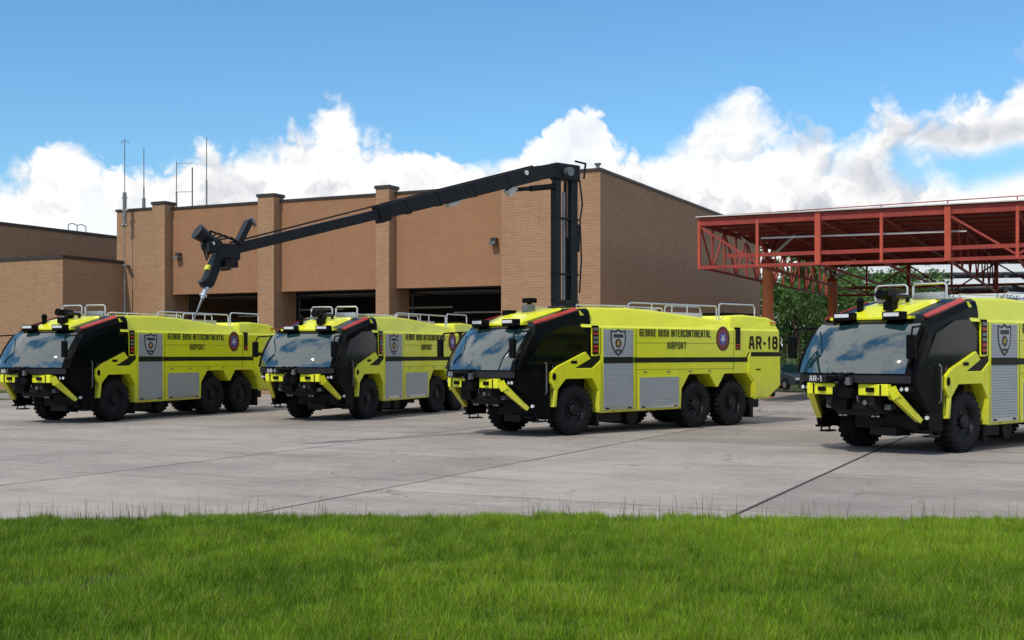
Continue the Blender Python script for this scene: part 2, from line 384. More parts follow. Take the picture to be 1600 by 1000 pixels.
def concrete_mat(name, base, streak=True):
    m = bpy.data.materials.new(name); m.use_nodes = True
    nt = m.node_tree; b = nt.nodes['Principled BSDF']
    g = nt.nodes.new('ShaderNodeNewGeometry'); v = g.outputs['Position']
    oi = nt.nodes.new('ShaderNodeObjectInfo')
    rnd = S(nt, oi.outputs['Random'])
    mp = nt.nodes.new('ShaderNodeMapping'); mp.inputs['Rotation'].default_value = (0, 0, -RZ); nt.links.new(v, mp.inputs['Vector'])
    mp2 = nt.nodes.new('ShaderNodeMapping'); mp2.inputs['Scale'].default_value = (0.22, 1.6, 1); nt.links.new(mp.outputs[0], mp2.inputs['Vector'])
    n1 = noise(nt, v, 0.35, 6, 0.6); n2 = noise(nt, v, 4.0, 8, 0.7); n3 = noise(nt, mp2.outputs[0], 1.0, 7, 0.62, dist=0.4); n4 = noise(nt, v, 60, 3, 0.7)
    dark = tuple(k * 0.62 for k in base); light = tuple(min(1, k * 1.22) for k in base)
    c = mixc(nt, (n1 * 0.45 + n2 * 0.35 + rnd * 0.14).step(0.30, 0.70), dark, light)
    c = mixc(nt, n3.step(0.48, 0.74) * 0.5, c, tuple(k * 0.42 for k in base))
    c = mixc(nt, n4.step(0.5, 0.75) * 0.4, c, tuple(k * 0.55 for k in base))
    n5 = noise(nt, v, 0.9, 5, 0.65, dist=1.0)
    c = mixc(nt, n5.step(0.60, 0.74) * 0.35, c, (0.07, 0.06, 0.055))
    vo = nt.nodes.new('ShaderNodeTexVoronoi'); vo.feature = 'DISTANCE_TO_EDGE'; vo.inputs['Scale'].default_value = 0.16
    wn = nt.nodes.new('ShaderNodeTexNoise'); wn.inputs['Scale'].default_value = 0.9; wn.inputs['Detail'].default_value = 6; nt.links.new(v, wn.inputs['Vector'])
    nt.links.new(vmath(nt, 'ADD', v, vmath(nt, 'SCALE', wn.outputs['Color'], scale=1.6)), vo.inputs['Vector'])
    crack = (1.0 - S(nt, vo.outputs['Distance']).step(0.001, 0.005)) * n1.step(0.5, 0.56)
    c = mixc(nt, crack * 0.55, c, (0.05, 0.045, 0.04))
    n6 = noise(nt, v, 2.6, 3, 0.5)                         # oil drips
    c = mixc(nt, n6.step(0.70, 0.76) * 0.5, c, (0.06, 0.052, 0.047))
    nt.links.new(c, b.inputs['Base Color']); b.inputs['Roughness'].default_value = 0.85
    bn = nt.nodes.new('ShaderNodeBump'); bn.inputs['Strength'].default_value = 0.35; bn.inputs['Distance'].default_value = 0.01
    nt.links.new((n2 * 0.5 + n4 * 0.5).s, bn.inputs['Height']); nt.links.new(bn.outputs[0], b.inputs['Normal'])
    return m
M_conc = concrete_mat('apron_concrete', (0.335, 0.298, 0.270))
M_conc2 = concrete_mat('kerb_concrete', (0.33, 0.30, 0.275))
M_joint = mat('joint_sealant', (0.03, 0.028, 0.026), 0.9)

P = 6.1
apron = MB().add([tuple(uv(-46, 8, -0.009)), tuple(uv(40, 8, -0.009)), tuple(uv(40, 64, -0.009)), tuple(uv(-46, 64, -0.009))], [(0, 1, 2, 3)]).build('apron', M_joint, recalc=False)
tag(apron, 'worn grey concrete apron of large square slabs', None, None, 'structure')
def slab_mesh():
    g = 0.036; a = P / 2 - g; b = 0.006
    return MB().loft([[(-a, -a, -0.2), (a, -a, -0.2), (a, a, -0.2), (-a, a, -0.2)], [(-a, -a, -b), (a, -a, -b), (a, a, -b), (-a, a, -b)],
                      [(-a + b, -a + b, 0), (a - b, -a + b, 0), (a - b, a - b, 0), (-a + b, a - b, 0)]]).mesh('slab', M_conc)
sm = slab_mesh()
for i in range(-6, 8):
    for j in range(-2, 8):
        c = uv(-4.4 - P / 2 + i * P, 22.8 + P / 2 + j * P, random.uniform(-0.0015, 0.0015))
        if c.y < 11 or abs(c.x) > 0.5 * c.y + 7: continue
        place('slab', sm, apron, c, (random.uniform(-.0003, .0003), random.uniform(-.0003, .0003), RZ))

# ------------------------------------------------------------------ lawn in front
def edge_y(x): return 15.75 + 0.30 * math.exp(-((x + 1.2) / 3.6) ** 2) + 0.03 * math.sin(x * 1.3)
def lawn():
    xs = np.linspace(-14, 14, 113); vs = []; fs = []
    for x in xs:
        ey = edge_y(x)
        for k in range(13):
            t = k / 12; y = 1.5 + (ey - 1.5) * t
            vs.append((x, y, 0.03 + 0.02 * math.sin(x * 1.1 + y) * (1 - t) if k < 12 else -0.01))
    for i in range(112):
        for k in range(12): a = i * 13 + k; fs.append((a, a + 13, a + 14, a + 1))
    mb = MB(); mb.v = vs; mb.f = fs
    o = mb.build('lawn', mat('lawn_soil', (0.035, 0.055, 0.012), 0.95, var=0.5, vscale=2.0), smooth=True)
    o['kind'] = 'structure'
lawn()
def vnoise(x, y, s, seed):
    """smooth value noise on arrays"""
    r = np.random.default_rng(seed).random((64, 64))
    X = x * s + 100.3; Y = y * s + 57.7; i = np.floor(X).astype(int); j = np.floor(Y).astype(int); fx = X - i; fy = Y - j
    fx = fx * fx * (3 - 2 * fx); fy = fy * fy * (3 - 2 * fy)
    g = lambda a, b: r[a % 64, b % 64]
    return (g(i, j) * (1 - fx) + g(i + 1, j) * fx) * (1 - fy) + (g(i, j + 1) * (1 - fx) + g(i + 1, j + 1) * fx) * fy

def grass_mat():
    m = bpy.data.materials.new('grass_blade'); m.use_nodes = True; nt = m.node_tree; b = nt.nodes['Principled BSDF']
    at = nt.nodes.new('ShaderNodeAttribute'); at.attribute_name = 'tint'
    nt.links.new(at.outputs['Color'], b.inputs['Base Color']); b.inputs['Roughness'].default_value = 0.6; b.inputs['Specular IOR Level'].default_value = 0.25
    tr = nt.nodes.new('ShaderNodeBsdfTranslucent'); nt.links.new(at.outputs['Color'], tr.inputs['Color'])
    mx = nt.nodes.new('ShaderNodeMixShader'); mx.inputs[0].default_value = 0.35
    nt.links.new(b.outputs[0], mx.inputs[1]); nt.links.new(tr.outputs[0], mx.inputs[2])
    nt.links.new(mx.outputs[0], nt.nodes['Material Output'].inputs['Surface'])
    return m
M_grass = grass_mat()
def blades(name, x, y, z, h, w, lean, tint, label):
    n = len(x); ang = rng.random(n) * 2 * np.pi; la = rng.random(n) * 2 * np.pi
    dx = np.cos(ang) * w / 2; dy = np.sin(ang) * w / 2
    lx = np.cos(la) * lean * h; ly = np.sin(la) * lean * h
    co = np.empty((n, 5, 3))
    co[:, 0] = np.c_[x - dx, y - dy, z]; co[:, 1] = np.c_[x + dx, y + dy, z]
    co[:, 2] = np.c_[x + dx * .8 + lx * .35, y + dy * .8 + ly * .35, z + h * .58]; co[:, 3] = np.c_[x - dx * .8 + lx * .35, y - dy * .8 + ly * .35, z + h * .58]
    co[:, 4] = np.c_[x + lx, y + ly, z + h]
    me = bpy.data.meshes.new(name); me.vertices.add(n * 5); me.vertices.foreach_set('co', co.ravel())
    me.loops.add(n * 7); base = np.arange(n)[:, None] * 5
    li = np.concatenate([base + np.array([0, 1, 2, 3]), base + np.array([3, 2, 4])], 1)
    me.loops.foreach_set('vertex_index', li.ravel().astype(np.int32))
    me.polygons.add(n * 2); st = np.empty((n, 2), np.int32); st[:, 0] = np.arange(n) * 7; st[:, 1] = st[:, 0] + 4
    me.polygons.foreach_set('loop_start', st.ravel())
    at = me.attributes.new('tint', 'FLOAT_COLOR', 'POINT')
    c = np.ones((n, 5, 4), np.float32); c[:, :, :3] = tint[:, None, :]
    at.data.foreach_set('color', c.ravel()); me.update(calc_edges=True); me.validate()
    me.materials.append(M_grass)
    o = bpy.data.objects.new(name, me); COL.objects.link(o)
    tag(o, label, 'grass', None, 'stuff'); return o
def make_grass():
    n = 560000
    y = 8.4 + rng.random(n) ** 0.9 * 7.9; x = (rng.random(n) * 2 - 1) * (y * 0.45 + 0.5)
    ey = np.array(edge_y(0)) + 0 * x
    ey = 15.75 + 0.30 * np.exp(-((x + 1.2) / 3.6) ** 2) + 0.03 * np.sin(x * 1.3) + (vnoise(x, y, 4.0, 5) - .5) * .34 + (vnoise(x, y, 11.0, 6) - .5) * .25
    keep = y < ey; x = x[keep]; y = y[keep]; n = len(x)
    p1 = vnoise(x, y, 0.55, 1); p2 = vnoise(x, y, 1.9, 2); p3 = vnoise(x, y, 6.0, 3)
    dens = 0.35 + 0.8 * p2 + 0.4 * p3
    bare = (np.hypot((x + 4.2) / 0.75, (y - 11.4) / 0.55) < 0.9) | (np.hypot((x + 3.6) / 0.5, (y - 12.6) / 0.4) < 0.8)
    keep = (rng.random(n) < dens) & ~(bare & (rng.random(n) < 0.6)); x, y, p1, p2, p3 = (a[keep] for a in (x, y, p1, p2, p3)); n = len(x)
    h = (0.055 + 0.07 * rng.random(n)) * (0.5 + 0.7 * p2 + 0.6 * p3); tall = rng.random(n) < 0.05; h[tall] *= 1.55; h *= 1 - 0.2 * np.clip((y - 14.6) / 1.2, 0, 1)
    w = 0.0042 + 0.0038 * rng.random(n); lean = 0.12 + 0.5 * rng.random(n)
    k = np.clip(0.25 + 0.03 * x + 0.05 * (y - 12) + 0.65 * (p1 - .5) + 0.45 * (p2 - .5) + 0.6 * (p3 - .5) + 0.55 * rng.random(n), 0, 1)[:, None]
    a = np.array([0.068, 0.165, 0.006]); b = np.array([0.25, 0.39, 0.020])
    t = a * (1 - k) + b * k
    dry = rng.random(n) < 0.06 + 0.10 * (p3 > .7); t[dry] = np.array([0.26, 0.26, 0.08])
    t *= (0.65 + 0.7 * rng.random(n))[:, None]
    blades('grass', x, y, np.full(n, 0.01), h, w, lean, t, 'bright green rough grass verge in the foreground')
    # wispy seed stems along the edge
    n = 650; x = (rng.random(n) * 2 - 1) * 7.4; y = 15.3 + rng.random(n) * 0.5 + 0.30 * np.exp(-((x + 1.2) / 3.6) ** 2)
    cl = vnoise(x, y, 1.2, 9) > 0.42; x = x[cl]; y = y[cl]; n = len(x)
    h = 0.12 + 0.34 * rng.random(n) ** 2; w = 0.007 + 0 * x; lean = 0.05 + 0.22 * rng.random(n)
    t = np.tile(np.array([0.11, 0.115, 0.06]), (n, 1)) * (0.5 + rng.random(n))[:, None]
    blades('seed_stems', x, y, np.full(n, 0.0), h, w, lean, t, 'thin wispy grass stems standing up along the apron edge')
make_grass()

# lawn strip and kerb by the building at the left
def kerb_island(name, poly, h, label, material, top=None):
    return tag(MB().prism([(p.x, p.y) for p in poly], -0.15, h, 'z').build(name, material, bevel=0.03), label, None, None, 'structure')
kerb_island('pavement', [uv(-60, 44.6), uv(-43.0, 44.6), uv(-42.2, 45.2), uv(-42, 52.0), uv(-60, 52)], 0.14, 'raised concrete kerb by the low brick building', M_conc2)
st = MB().add([tuple(uv(-60, 45.0, 0.145)), tuple(uv(-43.2, 45.0, 0.145)), tuple(uv(-42.4, 45.6, 0.145)), tuple(uv(-42.4, 51.5, 0.145)), tuple(uv(-60, 51.5, 0.145))], [(0, 1, 2, 3, 4)]).build('lawn_strip', mat('strip_turf', (0.05, 0.11, 0.02), 0.95, var=0.5, vscale=3), recalc=False)
st['kind'] = 'structure'
pad = []
for k in range(7):
    t = math.pi + k * math.pi / 12; pad.append(uv(-9.6 + 1.8 * math.cos(t), 45.6 + 1.8 * math.sin(t)))
pad += [uv(45, 43.8), uv(45, 95), uv(-11.4, 95)]
kerb_island('pavement', pad, 0.15, 'raised concrete pavement with rounded kerb under the red canopy', M_conc2)

# ------------------------------------------------------------------ fire station
st_root = empty('fire_station', (4.28, 57.7, 0), RZ)
tag(st_root, 'tall brown brick fire station with three open vehicle bays', 'building')
H0, H1 = 11.12, 10.74
def wall(name, x0, x1, y0, y1, z0, z1, m=M_brick, bevel=0.0): return MB().box(x0, x1, y0, y1, z0, z1).build(name, m, st_root, bevel=bevel)
pill = [(-12.8, -11.97), (-20.57, -19.46), (-28.25, -27.3)]
bays = [(-11.97, -5.36), (-19.46, -12.8), (-27.3, -20.57)]
DEEP = 31.4
wall('front_wall', -5.36, 0, 0, 0.9, 0, H0)
wall('side_wall', -0.45, 0, 0.9, DEEP, 0, H0 - 0.004)
wall('front_wall', -31.1, -28.25, 0.10, 0.9, 0, H1)
wall('side_wall', -31.1, -30.7, 0.9, DEEP, 0, H1 - 0.004)
wall('back_wall', -30.7, -0.45, DEEP - 0.4, DEEP, 0, H1 - 0.4)
for i, (a, b) in enumerate(pill):
    wall('pillar', a, b, 0, 0.9, 0, H0 - 0.12)
    c = MB().box(a - 0.06, b + 0.06, -0.06, 0.96, H0 - 0.12, H0 + 0.05).build('pillar_cap', M_coping, st_root)
for a, b in bays:
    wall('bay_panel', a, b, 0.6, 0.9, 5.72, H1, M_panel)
    MB().box(a, b, 0.52, 0.97, H1, H1 + 0.12).build('coping', M_coping, st_root)
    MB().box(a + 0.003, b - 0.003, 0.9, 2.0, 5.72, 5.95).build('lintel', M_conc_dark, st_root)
for x0, x1, y0, y1, h in ((-5.36, 0.07, -0.07, 0.97, H0), (-0.52, 0.07, 0.97, DEEP + 0.05, H0 - 0.004), (-31.17, -28.25, 0.03, 0.97, H1), (-31.17, -30.63, 0.97, DEEP, H1 - 0.004)):
    MB().box(x0, x1, y0, y1, h, h + 0.13).build('coping', M_coping, st_root)
# jambs behind the pillars, deep reveals
for a, b in ((-5.355, -4.6), (-12.797, -11.973), (-20.567, -19.463), (-28.247, -27.303)):
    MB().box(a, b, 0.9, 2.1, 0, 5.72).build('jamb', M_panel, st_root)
MB().box(-30.7, -0.45, 0.9, DEEP - 0.4, 10.2, 10.4).build('roof', M_deck, st_root)
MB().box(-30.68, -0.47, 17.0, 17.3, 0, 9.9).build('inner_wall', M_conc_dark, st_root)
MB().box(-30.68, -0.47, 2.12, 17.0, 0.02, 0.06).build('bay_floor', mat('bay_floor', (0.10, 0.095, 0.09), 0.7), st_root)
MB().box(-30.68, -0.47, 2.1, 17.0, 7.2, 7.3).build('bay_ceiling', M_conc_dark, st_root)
for a, b in bays:      # raised sectional doors just inside
    for k in range(3):
        MB().box(a + .12, b - .12, 2.25 + k * 1.15, 3.37 + k * 1.15, 5.55 + .02 * k, 5.62 + .02 * k).build('door_section', mat('door_section', (0.10, 0.10, 0.10), .5), st_root)
    for s in (a + .08, b - .14): MB().box(s, s + .06, 2.2, 2.32, 0.1, 5.5).build('door_track', M_steel, st_root)
    MB().box(a + .6, a + 3.8, 6.0, 6.15, 4.55, 4.63).build('hanging_rail', M_pipe, st_root)
    MB().box(b - 3.6, b - .3, 9.0, 9.15, 5.0, 5.1).build('hanging_rail', M_pipe, st_root)
# lamps on the wall
for x in (-26.7, -6.0):
    l = MB().box(x - .16, x + .16, 0.36, 0.6, 7.95, 8.15).build('wall_lamp', M_coping, st_root)
    MB().prism([(x - .15, 7.80), (x + .15, 7.80), (x + .2, 7.95), (x - .2, 7.95)], 0.2, 0.58).build('lamp_hood', M_steel, l)
# vent on the corner
MB().cyl((-0.45, 0.8, H0 + .1), (-0.45, 0.8, H0 + .42), 0.10).cyl((-0.45, 0.8, H0 + .42), (-0.45, 0.8, H0 + .5), 0.17).build('roof_vent', M_metal, st_root)

# rooftop aerials
def from_px(px, Yd): return (px - 800) / 1860 * Yd
def z_px(py, Yd): return 2.23 + (553 - py) * Yd / 1860
def aerial(px, v_off, y0, y1, label, kind):
    # stand on the line parallel to the front, v_off behind it
    r = (px - 800) / 1860
    t = (4.28 + .435 * v_off / 1.0 - r * (57.7 + .9 * v_off)) / (.9 + .435 * r)
    p = Vector((4.28, 57.7, 0)) - U * t + V * v_off
    zt, zb = z_px(y0, p.y), (0.0 if kind == 'tall' else 10.4)
    e = empty('aerial', (p.x, p.y, zb)); hh = zt - zb
    MB().cyl((0, 0, 0), (0, 0, hh * .45), .05, 8).cyl((0, 0, hh * .45), (0, 0, hh), .028, 8).build('mast', M_metal, e)
    if kind == 'dipole':
        MB().cyl((0, 0, hh * .82), (0, 0, hh * .82 + .6), .02, 6).build('spike', M_metal, e)
        for z in (hh * .45, hh * .96): MB().cyl((0, 0, z), (1.0, -.2, z), .02, 6).build('cross_arm', M_metal, e)
        MB().cyl((1.0, -.2, hh * .02), (1.0, -.2, hh * .88), .045, 8).build('whip', M_metal, e)
    if kind == 'thick':
        MB().cyl((0, 0, 0), (0, 0, hh * .3), .11, 8).build('sleeve', M_metal, e)
    if kind == 'tall':
        for z, w in ((hh * .77, .13), (hh * .72, .18), (hh * .66, .13)): MB().cyl((-w, 0, z), (w, 0, z), .09, 8).build('clamp', M_metal, e)
        MB().cyl((0, 0, hh * .66), (0, 0, hh * .79), .12, 8).build('sleeve', M_metal, e)
        MB().tube([(-.25, 0, hh * .985), (0, 0, hh), (.3, 0, hh * .985)], .018, 6).build('cross_arm', M_metal, e)
        for z in (hh * .15, hh * .5): MB().box(-.12, .12, -.05, .6, z, z + .06).build('wall_bracket', M_metal, e)
    tag(e, label, 'aerial', 'aerials of the fire station')
aerial(195, -0.45, 218, 590, 'tallest aerial mast, standing against the brick front from the ground', 'tall')
aerial(225, 1.5, 232, 340, 'plain rooftop aerial with a thick foot, next to the tallest mast', 'thick')
aerial(276, 1.5, 252, 335, 'rooftop aerial with two cross arms and a side rod', 'dipole')
aerial(323, 1.5, 215, 330, 'thin straight rooftop aerial rod, rightmost of the aerials', 'plain')

# low block and wing at the left
low = empty('low_building', tuple(Vector((4.28, 57.7, 0)) - U * 30.5), RZ)
tag(low, 'low brown brick annex with flat roof at the far left', 'building')
MB().box(-26, 0, -4.65, 0.06, 0, 7.6).build('wall', M_brick, low)
MB().box(-26, 0.07, -4.72, 0.02, 7.6, 7.78).build('coping', M_coping, low)
wing = empty('rear_wing', (-31.6, 70.6, 0), RZ)
tag(wing, 'long brick wing rising behind the low annex', 'building')
MB().box(-20, 0, 0.2, 30, 0, 10.05).build('wall', M_brick, wing)
MB().box(-20, 0.08, 0.12, 30.1, 10.05, 10.22).build('coping', M_coping, wing)
ru = MB()
ruo = empty('roof_hatch_rail', tuple(Vector((-31.6, 70.6, 10.22)) + V * 7.2 - U * 0.35), RZ)
for y in (0, .75, 1.5): MB().cyl((0, y, 0), (0, y, .42), .03, 6).build('post', M_metal, ruo)
MB().tube([(0, 0, .42), (0, .35, .52), (0, .75, .42), (0, 1.1, .52), (0, 1.5, .42)], .03, 6).build('rail', M_metal, ruo)
tag(ruo, 'small bent metal rail on the roof of the rear wing', 'rail')

# ------------------------------------------------------------------ red canopy
can = empty('red_canopy', (8.19, 52.0, 0), RZ)
tag(can, 'long red steel truss canopy on orange columns beside the fire station', 'canopy')
ZB, ZT, SP, NB, DEP = 6.0, 8.1, 2.56, 9, 28.0
LEN = SP * NB
def cbeam(name, p, q, w, h, m=M_trussred): return MB().beam(p, q, w, h).build(name, m, can)
for y, tag_ in ((0, 'f'), (DEP, 'b')):
    cbeam('top_chord', (0, y, ZT - .12), (LEN, y, ZT - .12), .16, .34)
    cbeam('bottom_chord', (0, y, ZB), (LEN, y, ZB), .16, .14)
    cbeam('middle_rail', (1.2, y, ZB + .46), (LEN, y, ZB + .46), .10, .16)
    for k in range(NB + 1):
        big = (k % 2 == 0)
        w = .26 if (big and k > 0) else .13
        cbeam('post', (k * SP, y - .03, ZB - .05), (k * SP, y - .03, ZT + (.06 if big else -.1)), w, w * .9, M_post)
    for k in range(NB):
        if y == 0 and k not in (0, 4, 5, 6, 7, 8): continue
        x0, x1 = (k * SP, (k + 1) * SP) if k % 2 == 0 else ((k + 1) * SP, k * SP)
        cbeam('brace', (x0, y, ZT - .3), (x1, y, ZB + .1), .09, .09)
for k in range(NB + 1):   # cross trusses
    x = k * SP
    cbeam('cross_beam', (x, .1, ZT - .16), (x, DEP - .1, ZT - .16), .12, .22)
    cbeam('cross_tie', (x, .1, ZB + .01), (x, DEP - .1, ZB + .01), .09, .10)
    if k % 4 == 0:
        for j in range(14):
            y0, y1 = j * 2.0, (j + 1) * 2.0
            a, b = (ZT - .25, ZB + .1) if j % 2 == 0 else (ZB + .1, ZT - .25)
            cbeam('web_brace', (x, y0 + .1, a), (x, y1 - .1, b), .07, .07)
            if k == 0: cbeam('web_post', (x, y0 + 2, ZB), (x, y0 + 2, ZT - .2), .09, .09)
for j in range(1, 14): cbeam('purlin', (0.1, j * 2.0, ZT - .1), (LEN, j * 2.0, ZT - .1), .10, .16)
rd = MB()
pts = []
n = int(DEP / .15)
for i in range(n + 1):
    y = -.15 + (DEP + .3) * i / n; z = ZT + .075 + (.04 if i % 4 in (0, 1) else 0); pts.append((y, z))
rd.add([(-.1, y, z) for y, z in pts] + [(LEN + .1, y, z) for y, z in pts], [(i, i + 1, n + 2 + i, n + 1 + i) for i in range(n)])
rdo = rd.build('roof_deck', M_deck, can, recalc=False)
sd = rdo.modifiers.new('thick', 'SOLIDIFY'); sd.thickness = 0.02; sd.offset = 1
MB().box(-.1, LEN + .1, -.24, -.17, ZT + .07, ZT + .115).build('roof_edge', M_pipe, can)
cbeam('pipe', (2.6, .5, ZB + 1.22), (10.9, .5, ZB + 1.16), .07, .07, M_pipe)
for y in (-.1,):
    MB().tube([(0.2, y, ZT + .10), (LEN, y, ZT + .42)], .022, 6).build('roof_rail', M_trussred, can)
    for k in range(1, NB + 1): MB().cyl((k * SP, y, ZT + .0), (k * SP, y, ZT + .10 + .32 * k / NB), .025, 6).build('rail_post', M_trussred, can)
for x, cy in ((1.55, 6), (21.4, 6), (1.55, 22), (21.4, 22)):
    MB().cyl((x, cy, .15), (x, cy, ZB + .55), .27, 20).build('column', M_orange, can, smooth=False)
    MB().cyl((x, cy, ZB + .55), (x, cy, ZB + .75), .33, 20, .30).build('column_cap', M_trussred, can)
    for dx, dy in ((-1.3, 0), (1.3, 0), (0, -2.0), (0, 2.0)):
        MB().beam((x, cy, ZB + .7), (x + dx, cy + dy, ZT - .25), .10, .10).build('knee_brace', M_pipe if dx else M_trussred, can)
# sprinkler/utility lattice hanging below the far edge
for z in (ZB - .35, ZB - .8): cbeam('hanging_rail', (4, DEP + 1.0, z), (LEN, DEP + 1.0, z), .06, .06, M_coping)
for k in range(2, NB + 1): cbeam('hanger', (k * SP, DEP + 1.0, ZB - .85), (k * SP, DEP + 1.0, ZB + .1), .05, .05, M_coping)
cbeam('hanging_brace', (11.6, DEP - 9, ZB - .05), (14.6, DEP - 9, ZB - 1.6), .16, .16, M_coping)

# ------------------------------------------------------------------ far terminal beyond the canopy
ter = empty('terminal_building', (52, 138, 0), RZ * 0.35)
tag(ter, 'white multi-level car park building far behind the canopy', 'building')
M_tw = mat('pale_concrete_far', (0.80, 0.81, 0.84), .7, var=.06)
M_tg = mat('dark_gap_glass', (0.05, 0.06, 0.075), .25, var=.3)
for k in range(10):
    z = 0.3 + k * 1.62
    MB().box(-14, 60, 0, 30, z, z + .2).build('floor_slab', M_tw, ter)
    MB().box(-14, 60, -.15, 0, z + .05, z + (.95 if k != 4 else 1.6)).build('parapet_band', M_tw, ter)
for k in range(12):
    x = -13.2 + k * 6.0
    MB().box(x, x + .55, .2, .8, 0, 16.6).build('column', M_tg, ter)
MB().box(-13.5, 59.5, 14, 14.3, 0, 16).build('core_wall', M_tg, ter)
for k in range(4):
    z = 5.0 + k * 2.35
    MB().beam((10, 4, z), (17, 4, z + 2.35), .5, .35).build('ramp', M_tw, ter)
    MB().beam((17, 7, z), (24, 7, z + 2.35), .5, .35).build('ramp', M_tw, ter)
for k in range(14):
    MB().beam((11 + k, -1.0, 4.8 + (k % 2) * 4), (12 + k, -1.0, 8.8 - (k % 2) * 4), .12, .12).build('lattice_bar', M_tg, ter)
MB().box(1.5, 6.0, -1.5, -1.2, 7.2, 8.6).build('sign_board', mat('brown_board', (0.06, 0.03, 0.02), .7), ter)
MB().box(5.0, 9.0, -1.5, -1.2, 6.2, 7.3).build('sign_board', MATS['brown_board'], ter)

# ------------------------------------------------------------------ trees
def leaf_mat(name, a, b):
    m = bpy.data.materials.new(name); m.use_nodes = True; nt = m.node_tree; bs = nt.nodes['Principled BSDF']
    g = nt.nodes.new('ShaderNodeNewGeometry'); n = noise(nt, g.outputs['Position'], 1.1, 5, .6)
    rnd = S(nt, g.outputs['Random Per Island'])
    c = mixc(nt, (n * .8 + rnd * .5 - .25).clamp(), a, b); nt.links.new(c, bs.inputs['Base Color']); bs.inputs['Roughness'].default_value = .55
    tr = nt.nodes.new('ShaderNodeBsdfTranslucent'); nt.links.new(c, tr.inputs['Color'])
    mx = nt.nodes.new('ShaderNodeMixShader'); mx.inputs[0].default_value = .3
    nt.links.new(bs.outputs[0], mx.inputs[1]); nt.links.new(tr.outputs[0], mx.inputs[2]); nt.links.new(mx.outputs[0], nt.nodes['Material Output'].inputs['Surface'])
    return m
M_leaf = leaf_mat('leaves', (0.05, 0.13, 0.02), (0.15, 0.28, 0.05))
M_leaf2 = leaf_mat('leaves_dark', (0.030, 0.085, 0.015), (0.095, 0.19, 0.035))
M_bark = mat('bark', (0.07, 0.05, 0.035), .95, var=.4, bump=.4)
def tree(px, Yd, height, rad, label, m, trunk_h=None, leaves=3200, name='tree', group='trees beyond the canopy', z0=0.0):
    X = from_px(px, Yd); e = empty(name, (X, Yd, z0)); th = trunk_h or height * .32
    mb = MB(); mb.cyl((0, 0, -.2), (0.1, 0, th), .035 * height, 10, .022 * height)
    limbs = []
    for k in range(7):
        a = k * 2.4 + random.random(); q = Vector((math.cos(a) * rad * .55, math.sin(a) * rad * .55, th + (height - th) * (.3 + .45 * random.random())))
        mb.cyl((0.1, 0, th * (.8 + .03 * k)), q, .016 * height, 7, .005 * height); limbs.append(q)
    mb.build('trunk', M_bark, e)
    cl = 46; cs = []
    while len(cs) < cl:
        p = rng.normal(size=3); p = p / np.linalg.norm(p) * rng.random() ** .38
        c = np.array([p[0] * rad, p[1] * rad, th * .75 + (height - th * .75) * (.5 + .5 * p[2])]); cs.append(c)
    cs = np.array(cs); cs[:len(limbs)] = np.array([tuple(q) for q in limbs])
    ci = rng.integers(0, cl, leaves); r = rad * (.16 + .20 * rng.random(cl))
    d = rng.normal(size=(leaves, 3)); d /= np.linalg.norm(d, axis=1)[:, None]
    p = cs[ci] + d * (r[ci] * rng.random(leaves) ** .4)[:, None] * np.array([1.1, 1.1, .8])
    s = (.07 + .09 * rng.random(leaves))[:, None] * (height / 8)
    t = rng.normal(size=(leaves, 3)); t /= np.linalg.norm(t, axis=1)[:, None]; b = np.cross(t, d); b /= np.linalg.norm(b, axis=1)[:, None] + 1e-6
    vs = np.stack([p - t * s, p + b * s * .55, p + t * s, p - b * s * .55], 1).reshape(-1, 3)
    me = bpy.data.meshes.new('crown'); me.from_pydata(vs.tolist(), [], [(4 * i, 4 * i + 1, 4 * i + 2, 4 * i + 3) for i in range(leaves)]); me.materials.append(m)
    place('crown', me, e); tag(e, label, 'tree' if name == 'tree' else 'shrub', group)
tree(1222, 92, 11.6, 4.2, 'bushy green tree right beside the brick side wall', M_leaf, 2.2, 8000)
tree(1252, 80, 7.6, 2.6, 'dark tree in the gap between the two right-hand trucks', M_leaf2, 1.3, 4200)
tree(1322, 92, 9.2, 3.6, 'bright green tree behind the windscreen of the rightmost truck', M_leaf, None, 5200)
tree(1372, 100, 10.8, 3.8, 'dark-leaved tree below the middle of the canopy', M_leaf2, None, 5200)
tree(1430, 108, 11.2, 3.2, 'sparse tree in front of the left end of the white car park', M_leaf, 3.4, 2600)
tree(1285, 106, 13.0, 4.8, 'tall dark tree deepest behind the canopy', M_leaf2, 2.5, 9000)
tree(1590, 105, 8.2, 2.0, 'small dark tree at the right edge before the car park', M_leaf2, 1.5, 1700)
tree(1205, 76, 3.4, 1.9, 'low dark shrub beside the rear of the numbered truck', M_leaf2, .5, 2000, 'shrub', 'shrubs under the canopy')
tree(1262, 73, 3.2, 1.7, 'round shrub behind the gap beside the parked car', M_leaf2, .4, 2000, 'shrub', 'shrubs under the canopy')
tree(1455, 92, 6.6, 2.4, 'broad low shrub above the rightmost truck roof', M_leaf, .6, 2200, 'shrub', 'shrubs under the canopy')

